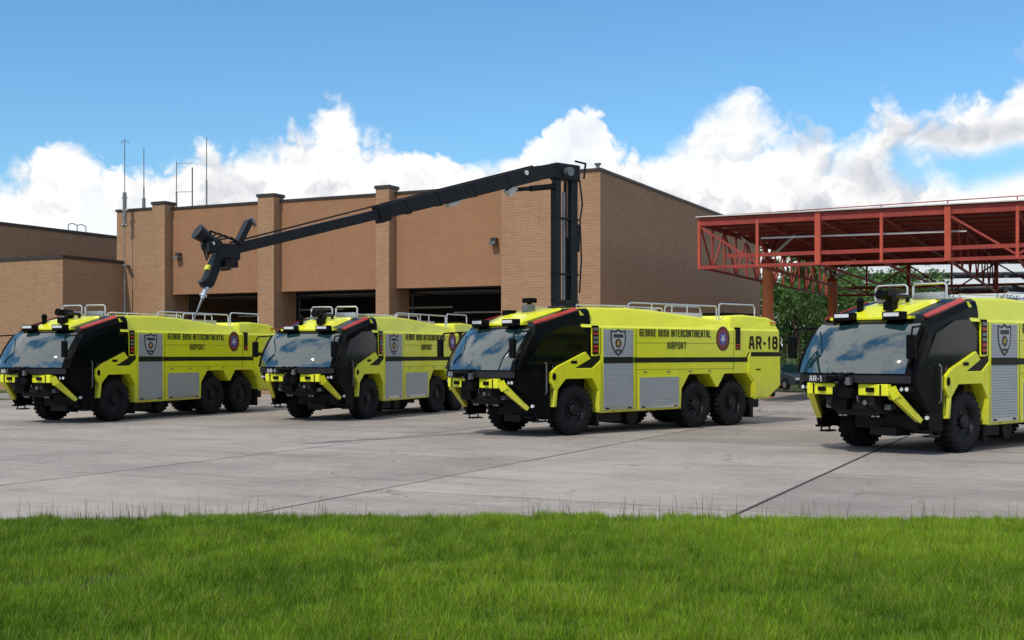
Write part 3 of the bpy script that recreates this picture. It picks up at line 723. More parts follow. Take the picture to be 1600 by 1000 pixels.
# ------------------------------------------------------------------ parked car in the gap
def car():
    e = empty('parked_car', (16.1, 70.5, 0.15), R(112))
    body = [(-2.2, .35), (-2.25, .75), (-1.6, .92), (-.85, .98), (.9, 1.0), (1.9, .98), (2.2, .85), (2.2, .4), (1.75, .3), (1.7, .55), (1.45, .68), (1.15, .55), (1.1, .28), (-1.0, .28), (-1.05, .55), (-1.35, .68), (-1.6, .55), (-1.65, .3)]
    MB().prism(body, -.85, .85).build('body', mat('car_paint', (0.03, 0.045, 0.06), .3, coat=.6), e, bevel=.05)
    MB().loft([[(-.95, -.80, .97), (1.8, -.80, .97), (1.8, .80, .97), (-.95, .80, .97)], [(-.2, -.62, 1.45), (1.2, -.62, 1.45), (1.2, .62, 1.45), (-.2, .62, 1.45)]]).build('window_band', M_glass, e, bevel=.03)
    MB().box(-.16, 1.16, -.6, .6, 1.448, 1.49).build('roof', MATS['car_paint'], e, bevel=.02)
    for x in (-1.35, 1.43):
        for y in (-.80, .80):
            w = MB().cyl((x, y - .1, .3), (x, y + .1, .3), .31, 18).build('wheel', M_rubber, e)
            MB().cyl((x, y - .115, .3), (x, y + .115, .3), .17, 12).build('rim', M_alu, w)
    for y in (-.6, .6): MB().box(-2.27, -2.2, y - .18, y + .18, .58, .72).build('headlight', M_lens, e)
    tag(e, 'dark car parked beyond the gap between the two right-hand trucks', 'car')
car()
# ------------------------------------------------------------------ airport fire trucks
# local frame: x towards the rear, y = -1.5 is the side in view, front axle near x = 0
CABW = 1.46
def cab_ring(z, x0, b, hw, xr, rise=0.0, n=24, inset=0.0):
    """outline of the cab at one height, from rear near side round the front to rear far side"""
    pts = []
    def zz(x): return z + rise * min(1, max(0, (x + 1.35) / 1.75))
    for k in range(5):
        x = xr + (x0 + 0.12 - xr) * k / 4; pts.append((x, -hw, zz(x)))
    for k in range(n + 1):
        t = -1 + 2 * k / n; y = hw * 0.995 * math.sin(t * math.pi / 2) if False else hw * 0.985 * t
        x = x0 - b * (1 - abs(t) ** 2.2) + 0.02; pts.append((x, y, zz(x)))
    for k in range(4, -1, -1):
        x = xr + (x0 + 0.12 - xr) * k / 4; pts.append((x, hw, zz(x)))
    return pts
UP = [(1.78, -2.08, .40, 1.46, 0), (2.05, -1.98, .40, 1.46, .05), (2.35, -1.80, .385, 1.455, .15), (2.62, -1.60, .36, 1.44, .3), (2.83, -1.42, .34, 1.41, .46), (2.95, -1.28, .32, 1.36, .49), (3.03, -1.10, .28, 1.26, .47)]
def wheel_meshes():
    tyre = MB(); r = .70
    tyre.lathe([(.36, -.20), (.40, -.235), (.52, -.25), (.63, -.235), (.665, -.20), (.665, .20), (.63, .235), (.52, .25), (.40, .235), (.36, .20)], 40)
    for k in range(28):
        t = 2 * math.pi * k / 28
        for s in (-1, 1):
            tt = t + (.11 if s > 0 else 0); c, q = math.cos(tt), math.sin(tt)
            vs = []
            for rr in (.655, .70):
                for a, yy in ((-.06, .02), (.05, .02), (.075, .225), (-.035, .225)):
                    ca, sa = math.cos(tt + a), math.sin(tt + a); vs.append((rr * ca, s * yy, rr * sa))
            tyre.add(vs, [(4, 5, 6, 7), (0, 4, 7, 3), (1, 2, 6, 5), (0, 1, 5, 4), (2, 3, 7, 6)])
    rim = MB().lathe([(.37, -.21), (.355, -.215), (.33, -.16), (.24, -.12), (.17, -.13), (.16, -.20), (.13, -.235), (.0005, -.24)], 28)
    rim.lathe([(.37, -.19), (.37, .19)], 28)
    nut = MB()
    for k in range(10): t = 2 * math.pi * k / 10; nut.cyl((.205 * math.cos(t), -.165, .205 * math.sin(t)), (.205 * math.cos(t), -.12, .205 * math.sin(t)), .016, 6)
    return tyre.mesh('tyre', M_rubber), rim.mesh('rim', M_rim), nut.mesh('wheel_nuts', M_steel)

def make_truck():
    T = empty('airport_fire_truck')
    def B(mb, name, m, parent=None, **k): return mb.build(name, m, parent or T, **k)
    # --- yellow body: lower profile with wheel arches
    prof = [(1.02, .58), (4.48, .60), (4.52, 1.2), (4.86, 1.62), (5.80, 1.62), (6.12, 1.22), (6.22, 1.22), (6.53, 1.62), (7.62, 1.62), (7.92, 1.32), (8.02, .80),
            (8.68, .78), (9.20, 1.10), (9.33, 1.15), (9.33, 2.97), (.74, 2.97), (.74, 2.16), (.99, 2.16), (1.0, 1.25)]
    body = B(MB().prism(prof, -1.5, 1.5), 'body', M_yel, bevel=.02)
    # shoulder and roof
    def sec(x, zt, hw, z0=2.965): return [(x, -1.498, z0), (x, -1.44, z0 + .06), (x, -hw - .05, zt - .06), (x, -hw, zt), (x, 0, zt + .01), (x, hw, zt), (x, hw + .05, zt - .06), (x, 1.44, z0 + .06), (x, 1.498, z0)]
    sh = MB().loft([sec(.36, 3.50, 1.22), sec(.75, 3.53, 1.20), sec(2.4, 3.56, 1.20), sec(3.4, 3.52, 1.20), sec(5.0, 3.40, 1.22), sec(6.7, 3.27, 1.25), sec(6.85, 3.30, 1.25)])
    B(sh, 'shoulder', M_yel, smooth=False, bevel=.012)
    hump = MB().loft([sec(6.853, 3.30, 1.27), sec(7.05, 3.43, 1.27), sec(7.7, 3.47, 1.27), sec(9.0, 3.40, 1.27), sec(9.325, 3.32, 1.25)])
    B(hump, 'rear_hood', M_yel, bevel=.012)
    # front corner of the shoulder, hanging over the door
    for s in (-1, 1):
        B(MB().prism([(.36, 3.30), (.72, 3.05), (.78, 2.97), (.80, 2.96), (.80, 3.1), (.36, 3.42)], s * 1.40, s * 1.20), 'shoulder_gusset', M_yel)
    # rear quarter stands proud
    for s in (-1, 1):
        B(MB().prism([(7.66, 2.10), (7.78, 2.28), (9.34, 2.28), (9.34, 1.2), (9.21, 1.15), (8.70, .83), (8.08, .85), (7.98, 1.36), (7.70, 1.66)], s * 1.53, s * 1.44), 'rear_quarter_panel', M_yel, bevel=.012)
    # --- black lower chassis and liner
    B(MB().box(-.62, 9.0, -.92, .92, .50, 1.66).box(-1.9, -.6, -.55, .55, .86, 1.5), 'chassis', M_chassis)
    B(MB().box(1.1, 2.3, -1.1, 1.1, .30, .55).cyl((2.9, -1.0, .42), (2.9, 1.0, .42), .24, 16), 'fuel_tank', M_chassis)
    for x in (0.1, 5.2, 6.97): B(MB().cyl((x, -1.1, .70), (x, 1.1, .70), .11, 12).ball((x, 0, .68), .27), 'axle', M_chassis)
    for x, s in ((1.0, -1), (1.0, 1), (7.95, -1), (7.95, 1)): B(MB().box(x - .01, x + .015, s * 1.24 - .25, s * 1.24 + .25, .22, .85), 'mud_flap', M_rubber)
    B(MB().box(9.2, 9.4, -1.3, 1.3, .85, 1.05), 'rear_bumper', M_blk, bevel=.02)
    # wheels
    ty, ri, nu = wheel_meshes()
    for x in (0.1, 5.2, 6.97):
        for s in (-1, 1):
            w = place('wheel', ty, T, (x, s * 1.24, .70), (0, random.random() * 6, 0 if s < 0 else math.pi))
            place('rim', ri, w); place('wheel_nuts', nu, w)
    # --- cab
    low = MB().loft([cab_ring(.93, -1.40, .08, 1.44, -.82), cab_ring(1.10, -1.62, .16, 1.45, -.82), cab_ring(1.32, -1.86, .22, 1.46, -.82), cab_ring(1.56, -2.00, .28, 1.46, -.82), cab_ring(1.778, -2.08, .40, 1.46, -.82)])
    B(low, 'lower_cab', M_blk)
    rings = [cab_ring(z, x0, b, hw, .735, ri_) for z, x0, b, hw, ri_ in UP]
    upm = MB().loft(rings, closed=False)
    n = len(rings[0]); o = (len(rings) - 1) * n
    inner = [(p[0] + .10, p[1] * .86, p[2] + .035) for p in rings[-1]]
    base = len(upm.v); upm.v += inner
    upm.f += [(o + k, o + k + 1, base + k + 1, base + k) for k in range(n - 1)]
    upm.f += [(base + k, base + k + 1, base + n - 2 - k, base + n - 1 - k) for k in range(n // 2 - 1)]
    upm.f += [tuple(range(n))]
    B(upm, 'cab', M_cabside)
    # windscreen, set 8 mm proud of the shell
    wr = []
    for z, x0, b, hw, ri_ in UP[:6]:
        r = cab_ring(z + (.02 if z < 1.8 else 0) - (.02 if z > 2.9 else 0), x0, b, hw, .735, ri_)
        seg = r[6:-5]; wr.append([(p[0] - .010, p[1] * 1.003, p[2] + .004) for p in seg])
    B(MB().loft(wr, closed=False), 'windscreen', M_glass, smooth=True, recalc=False)
    # screen pillars
    for s in (-1, 1):
        pts = []
        for z, x0, b, hw, ri_ in UP[:5]: pts.append((x0 + .07, s * (hw + .004), z + .02))
        m_ = MB()
        for a, b_ in zip(pts[:-1], pts[1:]): m_.beam(a, b_, .05, .16, (0, 1, 0))
        B(m_, 'screen_pillar', M_blk)
        # door and window outline
        B(MB().prism([(-1.62, 1.95), (-.55, 1.95), (-.2, 2.0), (.60, 2.35), (.62, 2.75), (.30, 3.02), (-.35, 2.98), (-1.12, 2.68)], s * 1.468, s * 1.43), 'side_window', mat('side_glass', (.003, .006, .005), .05, spec=.3), bevel=.006)
        B(MB().beam((-.72, s * 1.463, 1.05), (-.72, s * 1.463, 1.93), .012, .03), 'door_handle', M_steel)
        B(MB().prism([(-1.48, .95), (-1.36, .56), (-.84, .52), (-.84, .95)], s * 1.18, s * 1.455), 'step_box', M_blk)
        B(MB().box(-1.30, -.92, s * 1.24, s * 1.44, .40, .44).box(-1.28, -1.25, s * 1.40, s * 1.43, .42, .56).box(-.97, -.94, s * 1.40, s * 1.43, .42, .56), 'step', M_chassis)
        # mirrors on arms
        mi = B(MB().box(-2.28, -2.17, s * 1.53 - .10, s * 1.53 + .10, 2.12, 2.64), 'mirror', M_blk, bevel=.03)
        B(MB().tube([(-2.22, s * 1.53, 2.62), (-2.12, s * 1.50, 2.80), (-1.52, s * 1.38, 2.84)], .022, 8), 'mirror_arm', M_blk, mi)
        # red roof-edge bar
        B(MB().loft([[(-1.25, s * 1.22, 3.08), (-1.25, s * 1.33, 3.02), (-1.25, s * 1.33, 3.055), (-1.25, s * 1.23, 3.10)], [(.35, s * 1.20, 3.48), (.35, s * 1.33, 3.40), (.35, s * 1.33, 3.45), (.35, s * 1.21, 3.52)]]), 'roof_edge_bar', M_redbar)
        # marker louvre beside the door
        lv = B(MB().box(.745, .985, s * 1.508, s * 1.44, 2.22, 3.02), 'louvre', M_blk)
        for k in range(6): B(MB().box(.775, .955, s * 1.518, s * 1.50, 2.28 + k * .12, 2.36 + k * .12), 'lamp', M_red if k in (0, 1, 4) else M_steel, lv)
        # front fender flare
        fl = B(MB().prism([(-.78, .80), (-.70, 1.25), (-.86, 1.46), (-.86, 1.72), (-.60, 1.90), (.46, 2.29), (.66, 2.10), (.05, 1.84), (.72, 1.84), (1.05, 2.06), (1.05, 1.20), (1.04, .6), (.97, .6), (.97, 1.2), (.72, 1.55), (-.30, 1.55), (-.60, 1.27), (-.66, .80)], s * 1.535, s * 1.22), 'fender', M_yel, bevel=.015)
        B(MB().prism([(.08, 1.85), (.66, 2.09), (1.03, 2.20), (1.03, 2.06), (.70, 1.85)], s * 1.512, s * 1.40), 'fender_stripe', M_stripe)
        B(MB().box(-.12, .12, s * 1.541, s * 1.5, 1.965, 2.045), 'fender_lamp', M_blk, fl)
        B(MB().ball((-.74, s * 1.53, 1.62), .075, 12, 6, (1, .5, 1.4)), 'fender_lamp', M_blk, fl)
        # arms of the bumper frame
        B(MB().beam((-2.22, s * 1.02, 1.50), (-2.12, s * 1.08, 1.28), .16, .20, (0, 0, 1)).beam((-2.19, s * 1.04, 1.40), (-1.50, s * 1.30, .76), .15, .19, (0, 0, 1), .12, .11), 'bumper_arm', M_yel)
        B(MB().beam((-1.52, s * 1.29, .78), (-1.34, s * 1.32, .56), .11, .12).box(-1.5, -1.2, s * 1.30 - .12, s * 1.30 + .12, .52, .57), 'bumper_foot', M_blk)
        B(MB().box(-2.34, -2.20, min(s * .30, s * 1.05), max(s * .30, s * 1.05), 1.32, 1.575), 'bumper_beam', M_yel, bevel=.02)
        B(MB().box(-2.40, -2.335, s * .62 - .09, s * .62 + .09, 1.40, 1.50), 'bumper_lamp', M_blk)
        B(MB().box(-2.352, -2.338, s * .86 - .02, s * .86 + .02, 1.33, 1.565), 'bumper_seam', M_stripe)
        B(MB().tube([(-2.30, s * .25, 1.30), (-2.36, s * .32, 1.16), (-2.22, s * .42, 1.05), (-1.95, s * .50, 1.00)], .03, 8), 'bumper_hose', M_rim)
        B(MB().tube([(-1.02, s * 1.475, 1.15), (-1.02, s * 1.53, 1.2), (-1.02, s * 1.53, 1.95), (-1.02, s * 1.475, 2.0)], .018, 8), 'grab_rail', M_steel)
        for x in (2.9, 3.9, 4.9, 5.8): B(MB().box(x - .07, x + .07, s * 1.512, s * 1.49, 1.70, 1.73), 'panel_latch', M_steel)
        for x in (1.6, 3.0, 4.4): B(MB().box(x - .05, x + .05, s * 1.506, s * 1.49, .605, .635), 'marker_lamp', M_amber)
        # lights
        hl = B(MB().box(-2.08, -1.95, min(s * 1.14, s * 1.42), max(s * 1.14, s * 1.42), 1.40, 1.54), 'headlight', M_blk, bevel=.02)
        B(MB().cyl((-2.085, s * 1.21, 1.47), (-2.092, s * 1.21, 1.47), .045, 14).cyl((-2.085, s * 1.34, 1.47), (-2.092, s * 1.34, 1.47), .045, 14), 'lens', M_lens, hl)
        fg = B(MB().box(-1.84, -1.70, s * .42 - .14, s * .42 + .14, .80, .92), 'fog_light', M_blk)
        B(MB().box(-1.855, -1.838, s * .42 - .10, s * .42 - .02, .83, .89).box(-1.855, -1.838, s * .42 + .02, s * .42 + .10, .83, .89), 'lens', M_lens, fg)
        B(MB().cyl((-1.40, s * 1.42, .84), (-1.46, s * 1.44, .84), .045, 12), 'side_lamp', M_lens)
        B(MB().box(-1.9, -1.7, s * .75 - .08, s * .75 + .08, 1.0, 1.12), 'tow_eye', M_steel)
        # roof scene lights
        yy = -.72 if s < 0 else .56
        rl = B(MB().box(-1.70, -1.44, yy - .24, yy + .24, 2.98, 3.17), 'roof_light', M_blk, bevel=.02)
        B(MB().box(-1.715, -1.698, yy - .19, yy + .19, 3.06, 3.14), 'lens', M_lens, rl)
        # shutters, emblems, stripe on this side
        for nm, x0, x1, z0, z1 in (('roller_shutter', 1.17, 2.38, .66, 2.93), ('roller_shutter', 2.66, 4.36, .66, 1.55)):
            fr = B(MB().box(x0 - .035, x1 + .035, s * 1.508, s * 1.46, z0 - .03, z1 + .035), nm, M_yel, bevel=.006)
            m_ = MB(); k = 0; z = z0 + .09
            while z < z1 - .005:
                zz = min(z + .062, z1); m_.prism([(s * 1.511, z), (s * 1.517, z + .012), (s * 1.517, zz - .008), (s * 1.511, zz)], x0, x1, 'x'); z += .066
            sl = B(m_, 'slats', M_shut, fr); sl['kind'] = 'stuff'
            B(MB().box(x0, x1, s * 1.522, s * 1.50, z0, z0 + .085), 'bottom_bar', M_alu, fr)
            B(MB().box(x0 + .08, x0 + .22, s * 1.53, s * 1.51, z0 + .02, z0 + .06).box(x1 - .22, x1 - .08, s * 1.53, s * 1.51, z0 + .02, z0 + .06), 'latch', M_blk, fr)
            if nm and x0 < 2: B(MB().box(x0, x1, s * 1.523, s * 1.51, 1.97, 2.14), 'stripe', M_stripe, fr)
        B(MB().box(2.42, 7.60, s * 1.505, s * 1.49, 1.98, 2.13), 'stripe', M_stripe)
        B(MB().prism([(7.60, 1.98), (7.66, 1.98), (7.80, 2.13), (7.80, 2.285), (7.72, 2.285), (7.60, 2.13)], s * 1.507, s * 1.49), 'stripe', M_stripe)
        B(MB().box(7.80, 9.335, s * 1.533, s * 1.50, 2.15, 2.29), 'stripe', M_stripe)
        # panel seams
        for x, z0, z1 in ((2.52, .60, 2.96), (6.98, 1.7, 2.96), (1.06, 2.2, 2.96)): B(MB().box(x - .008, x + .008, s * 1.5035, s * 1.49, z0, z1), 'seam', M_stripe)
        for x0, x1, z in ((2.52, 6.98, 1.78), (2.52, 6.98, 2.55)): B(MB().box(x0, x1, s * 1.5035, s * 1.49, z - .006, z + .006), 'seam', mat('seam_soft', (.20, .22, .01), .5))
        # vent at the rear with lamps
        vt = B(MB().box(7.06, 7.30, s * 1.508, s * 1.46, 2.36, 3.06), 'vent', M_blk)
        for k in range(7): B(MB().box(7.085, 7.275, s * 1.516, s * 1.50, 2.40 + k * .09, 2.455 + k * .09), 'lamp' if k < 2 else 'vent_slat', M_red if k < 2 else M_chassis, vt)
        B(MB().box(9.0, 9.3, s * 1.37, s * 1.40, 3.20, 3.27), 'marker_lamp', M_amber)
        B(MB().box(8.05, 8.3, s * 1.538, s * 1.52, 1.72, 1.76), 'handle', M_blk)
        # lettering
        rx = (R(90), 0, 0) if s < 0 else (R(90), 0, math.pi)
        place('lettering', TXT['name'], T, (4.25, s * 1.507, 2.845), rx)['kind'] = 'stuff'
        place('lettering', TXT['port'], T, (4.28, s * 1.507, 2.48), rx)['kind'] = 'stuff'
        # shield on the tall shutter
        def shield(sc): return [(x * sc, z * sc) for x, z in ((-.30, .34), (-.15, .30), (0, .37), (.15, .30), (.30, .34), (.32, .10), (.27, -.12), (.15, -.30), (0, -.40), (-.15, -.30), (-.27, -.12), (-.32, .10))]
        def flat(poly, name, m, d, parent): return B(MB().prism([(1.76 + a, 2.57 + b) for a, b in poly], s * (1.519 + d), s * 1.518), name, m, parent)
        e1 = flat(shield(1.0), 'shield_emblem', mat('emblem_dark', (.03, .03, .035), .5), .002, T)
        flat(shield(.82), 'shield_field', mat('emblem_silver', (.42, .42, .40), .5), .005, e1)
        flat([(-.2, .12), (.2, .12), (.2, .22), (-.2, .22)], 'shield_bar', MATS['emblem_dark'], .008, e1)
        flat([(.13 * math.cos(k * math.pi / 8), -.04 + .13 * math.sin(k * math.pi / 8)) for k in range(16)], 'shield_disc', MATS['emblem_dark'], .008, e1)
        flat([((.10 if k % 2 else .04) * math.cos(k * math.pi / 5 + .3), -.04 + (.10 if k % 2 else .04) * math.sin(k * math.pi / 5 + .3)) for k in range(10)], 'shield_star', mat('emblem_gold', (.45, .30, .05), .5), .011, e1)
        flat([(-.10, -.27), (.10, -.27), (.12, -.21), (-.12, -.21)], 'shield_bar', MATS['emblem_dark'], .008, e1)
        # round badge
        def rnd(rx_, rz_, name, m, d, par): return B(MB().prism([(6.44 + rx_ * math.cos(k * math.pi / 12), 2.70 + rz_ * math.sin(k * math.pi / 12)) for k in range(24)], s * (1.503 + d), s * 1.502), name, m, par)
        b1 = rnd(.33, .38, 'round_emblem', mat('badge_brown', (.09, .03, .02), .5), .002, T)
        rnd(.25, .29, 'badge_ring', mat('badge_red', (.28, .05, .03), .5), .005, b1)
        rnd(.18, .21, 'badge_disc', mat('badge_blue', (.05, .06, .30), .5), .008, b1)
        B(MB().prism([(6.44 + (.15 if k % 2 else .06) * math.cos(k * math.pi / 5 + .31), 2.70 + (.17 if k % 2 else .07) * math.sin(k * math.pi / 5 + .31)) for k in range(10)], s * 1.514, s * 1.502), 'badge_star', M_white, b1)
        # hand rails on the roof
        for y in ((s * 1.12),):
            rr = MB().tube([(2.6, y, 3.55), (2.6, y, 3.68), (2.75, y, 3.72), (6.55, y, 3.72), (6.6, y, 3.66), (6.6, y, 3.30)], .022, 8)
            for x in (3.6, 4.5, 5.2): rr.cyl((x, y, 3.40), (x, y, 3.72), .018, 8)
            B(rr, 'hand_rail', M_chrome)
            B(MB().tube([(6.72, y, 3.28), (6.72, y, 3.74), (6.80, y, 3.80), (8.45, y, 3.80), (8.52, y, 3.73), (8.52, y, 3.42)], .024, 8), 'hand_rail', M_chrome)
            B(MB().tube([(.5, y, 3.60), (2.5, y, 3.62)], .018, 6).cyl((.5, y, 3.5), (.5, y, 3.62), .015, 6).cyl((2.5, y, 3.5), (2.5, y, 3.64), .03, 8), 'hand_rail', M_alu)
    # roof furniture
    B(MB().loft([[(-1.35, -.75, 3.02), (-1.35, .75, 3.02), (-1.35, .72, 3.05), (-1.35, -.72, 3.05)], [(-.7, -.8, 3.15), (-.7, .8, 3.15), (-.7, .6, 3.34), (-.7, -.6, 3.34)], [(.3, -.8, 3.45), (.3, .8, 3.45), (.3, .7, 3.52), (.3, -.7, 3.52)]]), 'roof_plinth', M_yel, bevel=.02)
    B(MB().box(-1.46, -1.26, -1.05, 1.05, 3.0, 3.07), 'roof_visor', M_yel, bevel=.015)
    B(MB().box(3.2, 6.3, -.8, .8, 3.30, 3.50), 'roof_deck', M_alu)
    for x in (3.6, 4.7): B(MB().cyl((x, 0, 3.49), (x, 0, 3.60), .28, 16), 'tank_hatch', M_alu)
    B(MB().box(7.2, 8.9, -.9, .9, 3.36, 3.54), 'engine_grille', M_blk)
    # front band below the screen, wipers, bumper turret
    bd = B(MB().loft([[(p[0] - .02, p[1], p[2]) for p in cab_ring(z, x0, b, hw, -.9)[5:-5]] for z, x0, b, hw in ((1.575, -1.98, .27, 1.462), (1.60, -2.08, .385, 1.463), (1.765, -2.09, .41, 1.463))], closed=False), 'front_band', mat('front_band', (.018, .02, .024), .25, var=.2), recalc=False)
    for y0, y1 in ((-.15, -1.05), (.2, 1.1)):
        B(MB().beam((-2.50 + .10 * abs(y0), y0, 1.80), (-2.46 + .30 * y1 * y1, y1, 1.93), .03, .03).cyl((-2.49, y0, 1.76), (-2.49, y0, 1.82), .04, 8), 'wiper', M_blk)
    B(MB().prism([(-2.22, 1.31), (-2.22, 1.10), (-1.80, .90), (-1.3, .86), (-1.3, 1.31)], -.62, .62), 'bumper_core', M_chassis, bevel=.03)
    for k in range(4): B(MB().box(-2.25 + .13 * (3 - k) , -2.19 + .13 * (3 - k), -.5, .5, .86 + k * .10, .90 + k * .10), 'grille_bar', M_rim)
    tu = B(MB().box(-2.52, -2.20, -.24, .24, 1.25, 1.50).box(-2.48, -2.25, -.1, .3, 1.0, 1.25).cyl((-2.45, 0, 1.5), (-2.45, 0, 1.68), .10, 14), 'bumper_turret', M_blk, bevel=.01)
    B(MB().cyl((-2.52, .02, 1.70), (-2.88, .10, 1.68), .065, 12, .085).ball((-2.52, 0, 1.70), .13), 'nozzle', M_blk, tu)
    B(MB().cyl((-2.5, -.15, 1.62), (-2.5, .15, 1.62), .05, 10).box(-2.6, -2.5, -.26, -.16, 1.55, 1.72), 'motor', M_steel, tu)
    for y, z in ((-.42, 1.16), (.34, 1.12), (.08, 1.2)): B(MB().cyl((-2.15, y, z), (-2.28, y, z), .055, 12), 'hose_coupling', M_steel)
    B(MB().box(-.9, -.3, -.34, .34, .36, .55), 'axle_guard', M_chassis)
    B(MB().box(9.3, 9.36, -.9, .9, 1.3, 2.9), 'rear_grille', M_blk)
    for s in (-1, 1): B(MB().box(9.33, 9.37, s * 1.25 - .1, s * 1.25 + .1, 1.35, 1.75), 'tail_light', M_red)
    return T

def add_monitor(T, x, y, big):
    m = MB().cyl((x, y, 3.20), (x, y, 3.52), .12, 14).ball((x, y, 3.55), .16).build('roof_turret', M_blk, T)
    MB().cyl((x, y, 3.55), (x - .48, y, 3.60), .075, 12, .10).build('barrel', M_blk, m)
    MB().box(x - .85, x - .6, y - .5, y - .28, 3.22, 3.42).build('roof_box', M_blk, m)
    MB().cyl((x - .7, y + .42, 3.2), (x - .7, y + .42, 3.42), .08, 12).ball((x - .7, y + .42, 3.45), .10).build('roof_lamp', M_blk, m)
    MB().cyl((x - .44, y, 3.595), (x - .56, y, 3.61), .12, 14).build('nozzle_bell', M_blk, m)
    MB().box(x - .1, x + .2, y + .15, y + .36, 3.42, 3.68).build('motor', M_steel, m)
    if big:
        MB().tube([(x + .1, y - .32, 3.35), (x + .1, y - .32, 3.56), (x - .5, y - .34, 3.56), (x - .5, y - .34, 3.3)], .05, 8).build('water_pipe', M_rim, m)
        MB().box(x - .42, x - .2, y - .14, y + .04, 3.58, 3.70).build('camera_head', M_rim, m)
def add_frames(T):
    for x in (-.3, .0): pass
    for y0, y1 in ((-.95, -.1), (.05, .9)):
        MB().tube([(.2, y0, 3.50), (.2, y0, 3.80), (.2, y0 + .06, 3.86), (.2, y1 - .06, 3.86), (.2, y1, 3.80), (.2, y1, 3.50)], .026, 8).build('roof_frame', M_chrome, T)
        MB().box(.16, .24, y0 + .05, y1 - .05, 3.50, 3.66).build('frame_panel', M_alu, T)

def add_boom(T):
    # folding boom: vertical lower arm, long upper arm pointing forwards and down
    BX = 1.10
    MB().cyl((BX, 0, 3.50), (BX, 0, 3.60), .48, 24).box(BX - .42, BX + .48, -.12, .12, 3.58, 3.78).build('turntable', M_boom, T, bevel=.02)
    lb = MB().box(BX - .42, BX - .20, -.09, .09, 3.7, 7.45).build('lower_boom', M_boom, T, bevel=.015)
    MB().box(BX + .20, BX + .46, -.09, .09, 3.7, 7.35).build('lower_boom_beam', M_boom, lb, bevel=.015)
    MB().cyl((BX - .04, -.02, 3.7), (BX - .04, -.02, 6.9), .05, 10).build('hydraulic_pipe', M_steel, lb)
    MB().cyl((BX + .10, .06, 3.7), (BX + .10, .06, 7.2), .05, 10).cyl((BX + .10, .06, 3.7), (BX + .10, .06, 5.6), .07, 10).build('hydraulic_cylinder', M_rim, lb)
    MB().cyl((BX + .53, .02, 3.7), (BX + .53, .02, 7.4), .028, 8).build('hydraulic_pipe', M_rim, lb)
    MB().cyl((BX - .48, .02, 3.7), (BX - .48, .02, 7.0), .025, 8).build('hydraulic_pipe', M_rim, lb)
    for z in (4.5, 6.1): MB().box(BX - .45, BX + .50, -.10, .10, z, z + .05).build('bracket', M_rim, lb)
    MB().box(BX + .42, BX + .58, -.05, .10, 5.2, 6.0).build('valve_box', M_boom, lb)
    MB().tube([(BX + .50, -.12, 7.3), (BX + .60, -.14, 6.6), (BX + .52, -.12, 6.1), (BX + .58, -.12, 5.0), (BX + .50, -.12, 4.0)], .025, 8).build('loop_hose', M_rim, lb)
    MB().box(BX - .44, BX + .50, -.17, .17, 7.22, 7.70).build('hinge_head', M_boom, T, bevel=.04)
    MB().tube([(BX + .55, -.25, 7.3), (BX + .62, -.25, 7.75), (BX + .2, -.25, 7.78)], .03, 8).build('hinge_hose', M_rim, T)
    MB().cyl((BX - .05, -.34, 7.45), (BX - .05, .34, 7.45), .13, 16).build('hinge_pin', M_steel, T)
    a = Vector((BX - .35, 0, 7.50)); b = Vector((BX - 1.1, 0, 7.34)); sl = -.284
    def at(d, dz=0): return Vector((1.07 - d, 0, 7.32 + (d - 1.08) * sl + dz))
    ub = MB().beam(a, at(1.1), .26, .40).beam(at(1.0), at(6.45), .26, .42, (0, 0, 1), .25, .36).build('upper_boom', M_boom, T, bevel=.015)
    MB().beam(at(6.3, -.03), at(10.7), .19, .245).build('telescopic_section', M_boom, ub, bevel=.012)
    MB().beam(at(6.2, -.03), at(6.5, -.05), .31, .43).build('boom_collar', M_rim, ub)
    MB().cyl(at(1.2, .235), at(6.4, .20), .028, 8).cyl(at(6.4, .20), at(10.6, .165), .02, 8).build('boom_hose', M_rim, ub)
    MB().beam(at(1.4, .21), at(6.2, .185), .05, .03).build('boom_seam', M_rim, ub)
    for d in (2.2, 3.4, 4.6, 5.6): MB().beam(at(d, .0), at(d + .05, -.015), .27, .415).build('boom_band', M_rim, ub)
    MB().cyl(at(1.55, .10) + Vector((0, -.13, 0)), at(1.55, .10) + Vector((0, -.15, 0)), .07, 12).build('boom_lamp', M_lens, ub)
    MB().beam(at(3.9, -.25), at(4.25, -.26), .18, .10).build('boom_camera', M_pipe, ub)
    MB().cyl(at(1.9, -.30), Vector((BX - .4, 0, 7.02)), .06, 10).cyl(at(1.3, -.38), Vector((BX - .3, 0, 7.04)), .085, 10).build('lift_cylinder', M_rim, ub)
    MB().beam(at(1.9, -.22), at(2.15, -.36), .2, .18).build('cylinder_lug', M_pipe, ub)
    # head with nozzle and piercing tip
    c = at(10.72)
    hd = MB().box(c.x - .28, c.x + .33, -.15, .15, c.z - .20, c.z + .17).build('boom_head', M_boom, T, bevel=.04)
    MB().beam(c + Vector((.28, 0, .1)), c + Vector((.62, 0, .74)), .14, .24, (0, 1, 0)).build('piercing_rest', M_boom, hd, bevel=.02)
    MB().cyl(c + Vector((.60, -.09, .80)), c + Vector((.74, -.09, .62)), .05, 8).build('rest_clamp', M_steel, hd)
    MB().cyl(c + Vector((-.20, -.08, .10)), c + Vector((-.58, -.10, .34)), .13, 12, .10).ball(tuple(c + Vector((-.42, -.05, .10))), .19).cyl(c + Vector((-.58, -.1, .30)), c + Vector((-.74, -.1, .40)), .16, 14, .19).build('water_nozzle', M_boom, hd)
    MB().cyl(c + Vector((-.30, -.22, .05)), c + Vector((-.30, .2, .05)), .10, 12).box(c.x - .55, c.x - .35, -.3, -.12, c.z - .06, c.z + .14).build('nozzle_motor', M_rim, hd)
    MB().ball(tuple(c + Vector((-.42, -.26, .12))), .05).build('nozzle_valve', M_alu, hd)
